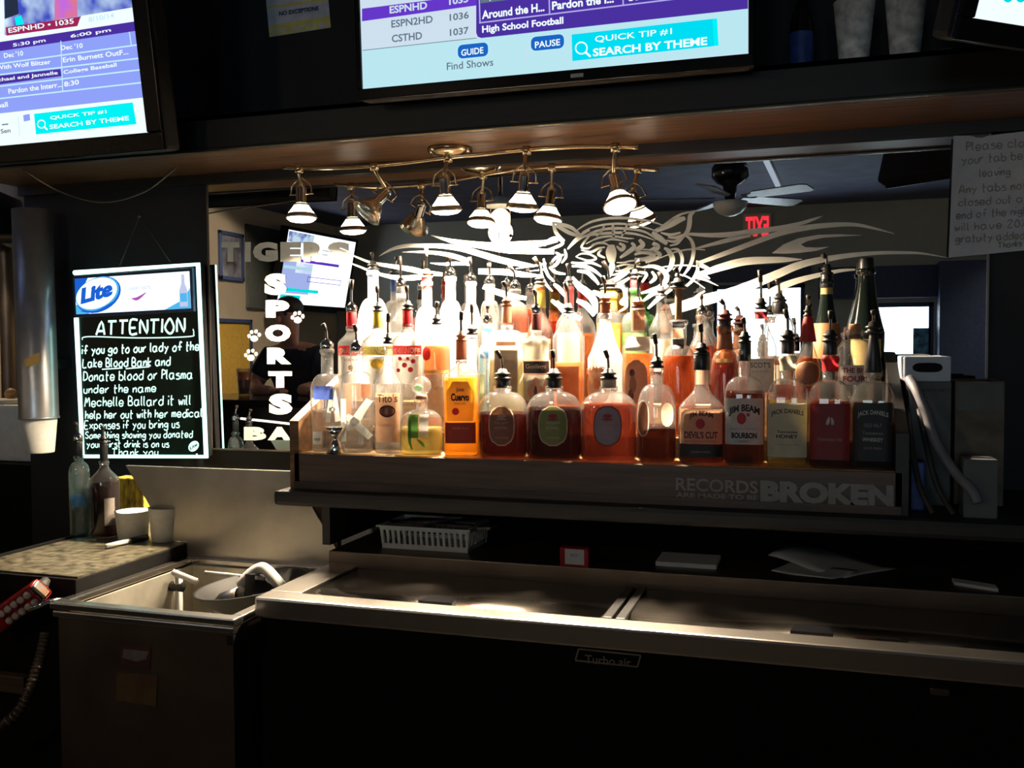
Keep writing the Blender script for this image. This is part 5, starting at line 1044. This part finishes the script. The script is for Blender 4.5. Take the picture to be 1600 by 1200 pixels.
# ---- back row
B('frosted vodka bottle with a blue neck at the left end of the back row', 586, 'B', 52, 'round', (520, 466, 424), 17, 'frost', None, [('rect', 530, 575, 40, 'white')], sleeves=[('blue', 421, 452, 17)], top=('black', 585, 396), name='liquor_bottle')
B('clear vodka bottle with a black and red neck, second in the back row', 629, 'B', 40, 'slope', (510, 482, 464), 15, 'clear', ('water', 540), [('rect', 520, 570, 32, 'cream')], sleeves=[('black', 448, 464, 15), ('copper', 458, 465, 15.5)], top=('chrome', 628, 400))
B('frosted bottle with a red neck below the rail canopy, in the back row', 669, 'B', 38, 'round', (515, 480, 440), 16, 'frost', None, [('rect', 525, 580, 34, 'cream')], sleeves=[('red', 434, 462, 16)], top=('cork', 669, 386))
B('brightly lit frosted bottle, left of two in the glare of the back row', 706, 'B', 37, 'round', (510, 470, 432), 16, 'frost', None, [('rect', 520, 580, 36, 'white')], top=('chrome', 705, 398))
B('brightly lit frosted bottle, right of two in the glare of the back row', 738, 'B', 33, 'slope', (510, 470, 440), 15, 'frost', None, [('rect', 520, 580, 32, 'white')], top=('chrome', 736, 402))
B('clear square gin bottle with a blue medallion, in the back row', 767, 'B', 28, 'square', (486, 470, 444), 14, 'clear', ('water', 500), [('oval', 510, 540, 24, 'skyb')], top=('chrome', 766, 412), n=4)
B('amber rum bottle with a short chrome spout, in the back row', 806, 'B', 43, 'round', (500, 472, 452), 16, 'clear', ('amber', 480), [('rect', 520, 575, 40, 'cream')], top=('chrome', 797, 414))
B('brown whiskey bottle with a gold foil neck, in the back row', 845, 'B', 40, 'slope', (525, 482, 446), 16, 'amberg', ('amber', 500), [('rect', 530, 575, 34, 'cream')], sleeves=[('gold', 443, 482, 16, 18)], top=('black', 836, 402))
B('tall clear bottle with a rosy neck left of the coconut rum, back row', 890, 'B', 42, 'slope', (510, 480, 446), 15, 'clear', ('orange', 520), [('rect', 520, 575, 34, 'peach')], sleeves=[('red', 448, 478, 15)], top=('black', 888, 412))
B('yellow-capped liqueur bottle behind the coconut rum, in the back row', 952, 'B', 40, 'square', (498, 488, 458), 26, 'clear', ('gold', 505), [('rect', 515, 575, 34, 'yellow')], sleeves=[('yellow', 452, 486, 26)], top=('black', 943, 408))
B('green liqueur bottle with a red and white neck, in the back row', 992, 'B', 43, 'round', (510, 488, 450), 15, 'green', ('straw', 500), [('rect', 520, 575, 38, 'leaf')], sleeves=[('white', 452, 484, 14), ('red', 435, 452, 14)], top=('black', 1000, 408))
B('clear whiskey bottle with a thin black spout at the tiger chin, in the back row', 1033, 'B', 40, 'slope', (520, 485, 462), 15, 'clear', ('amber', 540), [('rect', 530, 580, 34, 'cream')], top=('black', 1030, 425))
B('amber whiskey bottle behind the copper-labelled bourbon, in the back row', 1096, 'B', 40, 'slope', (550, 512, 492), 16, 'clear', ('amber', 540), [('rect', 560, 600, 34, 'copper')], top=('chrome', 1095, 460))
B('clear round whiskey bottle under the bright window reflection, in the back row', 1216, 'B', 44, 'round', (520, 492, 480), 18, 'clear', ('amber', 562), [('rect', 570, 600, 36, 'cream')], sleeves=[('black', 473, 488, 22)], top=('black', 1212, 436))
B('dark wine bottle with a gold ring on its neck, in the back row', 1290, 'B', 50, 'flare', (545, 450, 436), 17, 'dark', None, [('wrap', 450, 460, 0, 'gold'), ('rect', 505, 560, 40, 'palm')], sleeves=[('black', 428, 450, 18, 20)], top=('black', 1283, 397))
B('big black sparkling wine bottle at the right end of the back row', 1351, 'B', 56, 'flare', (520, 428, 420), 24, 'dark', None, [('rect', 530, 590, 44, 'gold')], sleeves=[('black', 403, 432, 22, 25)])

# jigger on the shelf edge
p = at_y(524, 700, -.405); k = per_px(p)
props(MB().lathe([(.0005, .002), (15 * k, .0), (15.5 * k, .001), (6 * k, 20 * k), (5 * k, 22 * k), (6.5 * k, 24 * k), (20 * k, 41 * k), (18.5 * k, 41 * k), (5 * k, 26 * k), (.0005, 25 * k)], (p.x, -.402, SH + .001), 28, caps=False).build('jigger', M['chrome']), 'steel hourglass jigger on the shelf edge in front of the first two bottles', 'jigger')

# ---- two bottles, cups and pen on the side counter
p = on_lt(126, 838); B('greenish clear bottle with a dark pourer at the back of the side counter', 126, None, 31, 'round', (742, 722, 712), 13, 'teal', ('water', 790), [('oval', 770, 790, 22, 'skyb')], sleeves=[('black', 690, 716, 12)], top=('chrome', 123, 660), at=(p.x, p.y, LT))
p = on_lt(165, 838); B('whiskey bottle with a conical shoulder at the back of the side counter', 165, None, 44, 'slope', (752, 728, 720), 13, 'clear', ('cola', 756), [('rect', 776, 818, 14, 'grey', {'dx': 10})], sleeves=[('black', 692, 722, 12)], top=('black', 165, 672), at=(p.x, p.y, LT))
for lab, px, py, y0, w1 in (('white foam cup on the side counter next to the whiskey bottle', 208, 848, 798, 52), ('white foam cup on the side counter against the steel panel', 259, 850, 792, 50)):
    p = on_lt(px, py - 6); k = per_px(p); h = at_y(px, y0, p.y).z - LT
    props(MB().lathe([(.001, 0), (w1 * k * .40, 0), (w1 * k * .42, .003), (w1 * k * .5, h - .003), (w1 * k * .52, h), (w1 * k * .47, h), (w1 * k * .38, .005), (.001, .005)], (p.x, p.y, LT), 28, caps=False).build('foam_cup', M['foam']), lab, 'cup')
a, b = on_lt(166, 858), on_lt(230, 843); a.z = b.z = LT + .007; m_ = a + (b - a) * .58
pn = thing('marker_pen', 'white marker pen with a black cap lying on the side counter', 'pen', (a.x, a.y, LT))
MB().tube([a, m_], .0065, 12, smooth_path=False).build('barrel', M['white'], pn); MB().tube([m_, b], .0072, 12, smooth_path=False).build('cap', M['black'], pn)
M['tiger_card'] = mat('striped_card', (.62, .40, .05), .5, var=.9, scale=22, stretch=(3, 1, 1))
p = at_y(206, 790, -.16); q = at_y(208, 746, -.16)
props(MB().box((p.x - .05, -.17, LT), (p.x + .05, -.12, max(q.z, LT + .12)), bev=.004).build('striped_carton', M['tiger_card']), 'yellow and black striped carton behind the foam cups', 'carton')

# ---- soda gun hanging at the front corner of the side counter
Ysg = -.80
g0, g1 = at_y(64, 922, Ysg), at_y(-14, 978, Ysg); ax = (g1 - g0).normalized(); L = (g1 - g0).length
sg = thing('soda_gun', 'red bar soda gun with a row of white buttons left of the ice bin', 'soda gun', g0)
R = Matrix.Translation(g0) @ Vector((1, 0, 0)).rotation_difference(ax).to_matrix().to_4x4() @ Matrix.Rotation(1.1, 4, 'X')
M['gun_red'] = mat('gun_red', (.42, .02, .02), .15, var=.2, coat=.6)
mb = MB(); mb.box((0, -.024, -.022), (L, .024, .012), bev=.009); mb.v = [R @ v for v in mb.v]; mb.build('body', M['gun_red'], sg)
for i in range(5):
    for j in (-1, 1):
        mb = MB(); mb.lathe([(.008, .010), (.008, .017), (.005, .019), (.001, .019)], (.022 + i * .021, j * .011, 0), 12); mb.v = [R @ v for v in mb.v]; mb.build('button', M['white'], sg)
mb = MB(); mb.lathe([(.015, -.004), (.015, .006), (.012, .016), (.010, .026)], (.018, 0, -.022), 20, axis=(0, 0, -1)); mb.v = [R @ v for v in mb.v]; mb.build('nozzle', M['rubber'], sg); mb = MB().box((-.004, -.020, -.014), (.010, .020, .0125), bev=.004); mb.v = [R @ v for v in mb.v]; mb.build('end_cap', M['chrome'], sg)
hp_ = at_y(86, 932, Ysg + .03)
mb = MB(); mb.tube([(hp_.x - .03, Ysg - .01, hp_.z - .02), (hp_.x + .0, Ysg + .0, hp_.z - .008), (hp_.x + .01, Ysg + .04, hp_.z - .006)], .007); 
props(mb.build('gun_holder', M['chrome']), 'chrome hook holding the red soda gun', 'holder')
pts = [at_y(x, y, Y_) for x, y, Y_ in ((72, 990, -.79), (66, 1020, -.80), (56, 1050, -.82), (44, 1085, -.84), (22, 1120, -.85), (-20, 1145, -.86))]
sp_ = spline(pts, 10); mb = MB(); mb.tube(pts, .010, 10)
for i in range(0, len(sp_) - 1, 2):
    d_ = (sp_[i + 1] - sp_[i]).normalized(); mb.lathe([(.0125, -.003), (.0125, .003)], sp_[i], 12, axis=d_)
props(mb.build('ribbed_hose', M['steel_dull']), 'ribbed hose curving down at the left of the ice bin', 'hose')
a, b = at_y(-30, 1050, -.72), at_y(52, 1056, -.72)
props(MB().box((-1.95, -.768, a.z - .02), (b.x + .02, -.742, a.z + .02), bev=.004).build('wooden_rail', M['shelf_wood']), 'brown rail low on the side counter front behind the ribbed hose', 'rail')

# ================================================================== on the cooler ledge
LG = CT + .030
def on_lg(px, py): return at_z(px, py, LG)
a, b = on_lg(594, 858), on_lg(734, 862); yb = (a.y + b.y) / 2; x0, x1 = a.x, b.x; H = .056; D_ = .13; fl_ = .008
bk = thing('plastic_basket', 'white slotted plastic basket on the cooler ledge under the bottle shelf', 'basket', ((x0 + x1) / 2, yb + D_ / 2, LG))
def wall(mb, o, u, n, w):
    """slotted side: o lower corner, u along, n outward"""
    o, u, n = Vector(o), Vector(u).normalized(), Vector(n)
    def slab(s0, s1, z0, z1):
        f = lambda s, z, t: o + u * s + n * (fl_ * z / H + t) + Vector((0, 0, z))
        c = [f(s0, z0, -.003), f(s1, z0, -.003), f(s1, z0, 0), f(s0, z0, 0), f(s0, z1, -.003), f(s1, z1, -.003), f(s1, z1, 0), f(s0, z1, 0)]
        mb.add(c, [(0, 3, 2, 1), (4, 5, 6, 7), (0, 1, 5, 4), (1, 2, 6, 5), (2, 3, 7, 6), (3, 0, 4, 7)])
    slab(-.002, w + .002, 0, H * .22); slab(-.004, w + .004, H * .80, H)
    N = max(3, round(w / .0145))
    for i in range(N + 1): slab(w * i / N - .0032, w * i / N + .0032, H * .2, H * .82)
mb = MB(); w_ = x1 - x0
wall(mb, (x0, yb, LG), (1, 0, 0), (0, -1, 0), w_); wall(mb, (x0, yb + D_, LG), (1, 0, 0), (0, 1, 0), w_); wall(mb, (x0, yb, LG), (0, 1, 0), (-1, 0, 0), D_); wall(mb, (x1, yb, LG), (0, 1, 0), (1, 0, 0), D_)
mb.box((x0, yb, LG), (x1, yb + D_, LG + .004)); mb.box((x0 - .012, yb - .014, LG + H - .004), (x1 + .012, yb - .006, LG + H)); mb.build('basket_shell', M['white'], bk)
M['packet'] = mat('dark_packets', (.07, .06, .06), .5, var=.8, scale=40)
for i in range(7):
    mb = MB(); mb.box((-.042, -.026, 0), (.042, .026, .008), bev=.003)
    R = Matrix.Translation((x0 + .035 + w_ * .145 * i, yb + .065 + random.uniform(-.02, .02), LG + H - .010 + (i % 3) * .005)) @ Matrix.Rotation(random.uniform(-.8, .8), 4, 'Z') @ Matrix.Rotation(random.uniform(-.15, .15), 4, 'Y')
    mb.v = [R @ v for v in mb.v]; props(mb.build('packet', M['packet']), 'dark packet lying in the white plastic basket', 'packet', 'packets in the basket')
a, b = on_lg(875, 884), on_lg(920, 886); k = per_px(a)
t = thing('match_box', 'red box with a white label standing on the cooler ledge', 'box', ((a.x + b.x) / 2, a.y + .012, LG))
MB().box((a.x, a.y, LG), (b.x, a.y + .024, LG + 29 * k), bev=.001).build('carton', LC['red'], t)
f = lambda x, z: Vector((a.x + (b.x - a.x) * x, a.y - .0006, LG + 29 * k * z)); f2 = lambda x, z: f(x, z) + Vector((0, -.0005, 0))
mb = MB(); mb.poly([(.18, .12), (.86, .12), (.86, .94), (.18, .94)], f); vs, fs = text_geo('MATCH', .03); mb.add([f2(.38 + .26 * u, .55 + .14 * v) for u, v in vs], fs, 1)
mb.build('label', [M['paper'], LC['grey']], t)
def sheet(name, label, cat, px, lift, m, seed, nx=10, ny=6):
    A_, B_, C_, D2 = (on_lg(*p) for p in px); random.seed(seed); ph = random.random() * 6; mb = MB()
    vs = []
    for j in range(ny + 1):
        for i in range(nx + 1):
            u, v = i / nx, j / ny; p = A_.lerp(B_, u).lerp(D2.lerp(C_, u), v); p.z = LG + .0015 + lift * (math.sin(u * 4 + ph) * .5 + .5) * (.35 + .65 * math.sin(v * 2.5 + ph * .5) ** 2); vs.append(p)
    mb.add(vs, [(j * (nx + 1) + i, j * (nx + 1) + i + 1, (j + 1) * (nx + 1) + i + 1, (j + 1) * (nx + 1) + i) for j in range(ny) for i in range(nx)], 0, True)
    o = mb.build(name, m); sd = o.modifiers.new('thickness', 'SOLIDIFY'); sd.thickness = .0008; return props(o, label, cat)
sheet('paper_sheet', 'creased sheet of paper lying across the right of the cooler ledge', 'paper', [(1200, 878), (1320, 905), (1402, 890), (1270, 856)], .022, M['paper'], 3)
sheet('paper_sheet', 'smaller creased sheet under the fold of the bigger paper on the cooler ledge', 'paper', [(1205, 893), (1300, 910), (1340, 896), (1240, 878)], .006, M['paper'], 5)
a, b = on_lg(1024, 884), on_lg(1120, 889)
props(MB().box((a.x, a.y, LG), (b.x, a.y + .10, LG + .010), bev=.001).build('paper_pad', M['paper']), 'flat pad of white paper on the cooler ledge right of the red box', 'pad')
a, b = on_lg(1491, 914), on_lg(1560, 925)
props(MB().prism([(a.x, a.y), (b.x, b.y), (b.x + .0, b.y + .035), (a.x, a.y + .035)], 'z', LG, LG + .006).build('card', M['paper']), 'small white card at the far right of the cooler ledge', 'card')

# ================================================================== paper note and cartons right of the bottles
M['note'] = mat('note_paper', (.55, .56, .62), .8, var=.05)
fn = lambda x, y, o=0.0: at_y(x, y, -.014 - o - .012 * math.exp(-((x - 1484) / 22.0) ** 2))
mb = MB(); cols = [1482 + i * 9 for i in range(18)]; vs = []
for j in range(12):
    for i, x in enumerate(cols):
        top = 212 + (3 if i > 3 and i < 6 else 0) - max(0, i - 6) * 1.1; bot = 403 - i * .9; vs.append(fn(x + (1 - j / 11) * 8, top + (bot - top) * j / 11))
mb.add(vs, [(j * 18 + i, j * 18 + i + 1, (j + 1) * 18 + i + 1, (j + 1) * 18 + i) for j in range(11) for i in range(17)], 0, True)
def nline(body, x0, x1, y, h, dy):
    handwrite(mb, body, lambda x, y2: fn(x, y - (y2) + dy * (x - x0) / (x1 - x0), .0012), x0, 0, x1 - x0, h, 2.0, 1)
for b, x0, x1, y, h, dy in (('Please close', 1510, 1620, 236, 14, -9), ('your tab before', 1503, 1635, 256, 13, -10), ('leaving', 1531, 1578, 276, 12, -3), ('Any tabs not', 1498, 1604, 302, 13, -7), ('closed out at', 1498, 1606, 322, 12, -7), ('end of the night', 1494, 1612, 342, 12, -8), ('will have 20%', 1492, 1604, 361, 12, -7), ('gratuity added', 1493, 1600, 379, 12, -6), ('Thanks', 1560, 1596, 388, 9, -4)):
    nline(b, x0, x1, y, h, dy)
props(mb.build('paper_note', [M['note'], LC['grey']]), 'hand-written paper note taped over the right end of the mirror', 'note')

TOPZ = 1.061
M['carton_w'] = mat('pale_carton', (.42, .47, .56), .7, var=.12, scale=12); M['carton_d'] = mat('dim_carton', (.11, .12, .125), .8, var=.3, scale=10); M['carton_b'] = mat('brown_carton', (.12, .10, .08), .8, var=.3)
def pxbox(x0, x1, ytop, Y): a, b = at_y(x0, ytop, Y), at_y(x1, ytop, Y); return a.x, b.x, (a.z + b.z) / 2
x0, x1, zt = pxbox(1437, 1487, 596, -.28)
o = thing('carton', 'dim carton under the white handled carrier, right of the bottle shelf', 'carton', ((x0 + x1) / 2, -.2, TOPZ))
MB().box((x0 - .02, -.28, TOPZ), (x1, -.10, zt), bev=.003).build('carton_body', M['carton_d'], o)
mb = MB(); mb.text('WINES', lambda x, z: Vector((x, -.2812, z)), x0 + .004, zt - .022, .055, .007); mb.build('lettering', M['ink'], o)
y0 = zt; x0, x1, zt = pxbox(1413, 1487, 557, -.29)
o = thing('carton_carrier', 'white cardboard carrier with an oval hand hole, on top of the dim carton', 'carton', ((x0 + x1) / 2, -.2, y0))
MB().box((x0, -.285, y0), (x1, -.11, zt), bev=.003).build('carrier_body', M['carton_w'], o)
cx, cz = (x0 + x1) / 2, (y0 + zt) / 2 + .003
mb = MB(); mb.poly([((x1 - x0) * .32 * math.copysign(abs(math.cos(i * .3142)) ** .5, math.cos(i * .3142)), .010 * math.sin(i * .3142)) for i in range(20)], lambda x, z: Vector((cx + x, -.2858, cz + z)))
mb.build('hand_hole', M['void_black'], o)
x0, x1, zt = pxbox(1493, 1570, 596, -.28)
o = thing('bottle_carton', 'open brown carton holding dark bottles, at the far right of the back counter', 'carton', ((x0 + x1) / 2, -.2, TOPZ))
mb = MB(); mb.box((x0, -.28, TOPZ), (x1, -.274, zt)).box((x0, -.12, TOPZ), (x1, -.114, zt)).box((x0, -.274, TOPZ), (x0 + .006, -.12, zt)).box((x1 - .006, -.274, TOPZ), (x1, -.12, zt)).box((x0, -.28, TOPZ), (x1, -.114, TOPZ + .004))
mb.build('carton_body', M['carton_b'], o); MB().box((x0 + .004, -.2815, zt - .06), (x1 - .004, -.2802, zt - .004)).build('label', M['carton_d'], o)
for i, nm in enumerate(('leftmost', 'middle', 'rightmost')):
    bx_ = x0 + .025 + i * (x1 - x0 - .05) / 2
    props(MB().lathe([(.001, 0), (.021, 0), (.021, .14), (.009, .19), (.009, .235), (.011, .237), (.011, .245), (.001, .246)], (bx_, -.2, TOPZ + .005), 20).build('wine_bottle', M['brown_glass']), 'dark bottle in the open brown carton, %s of three' % nm, 'bottle')
x0, x1, zt = pxbox(1506, 1560, 718, -.42)
props(MB().box((x0, -.42, TOPZ), (x1, -.36, zt), bev=.003).build('small_box', M['carton_d']), 'small pale box in front of the open brown carton', 'box')
x0, x1, zt = pxbox(1424, 1446, 722, -.36)
props(MB().box((x0, -.36, TOPZ), (x1, -.31, zt), bev=.004).build('blue_carton', M['bluelab']), 'narrow blue carton beside the end of the bottle shelf', 'carton')
M['hose_pale'] = mat('pale_hose', (.15, .15, .175), .5)
pts = [at_y(x, y, Y_) for x, y, Y_ in ((1420, 592, -.30), (1432, 610, -.33), (1447, 645, -.35), (1462, 690, -.37), (1490, 735, -.40), (1518, 765, -.43), (1528, 786, -.44))]
pts[-1].z = max(pts[-1].z, TOPZ + .012)
props(MB().tube(pts, .010, 12).build('drain_hose', M['hose_pale']), 'pale hose hanging diagonally in front of the cartons', 'hose')
for nm, a_, b_ in (('left', (1418, 640), (1458, 790)), ('right', (1436, 640), (1490, 792))):
    p, q = at_y(*a_, -.31), at_y(*b_, -.44); q.z = TOPZ + .008
    props(MB().tube([p, p.lerp(q, .4) + Vector((-.01, -.01, .0)), p.lerp(q, .75) + Vector((-.012, 0, 0)), q], .006).build('black_hose', M['rubber']), 'thin black hose beside the bottle shelf, %s one of the pair under the pale hose' % nm, 'hose')
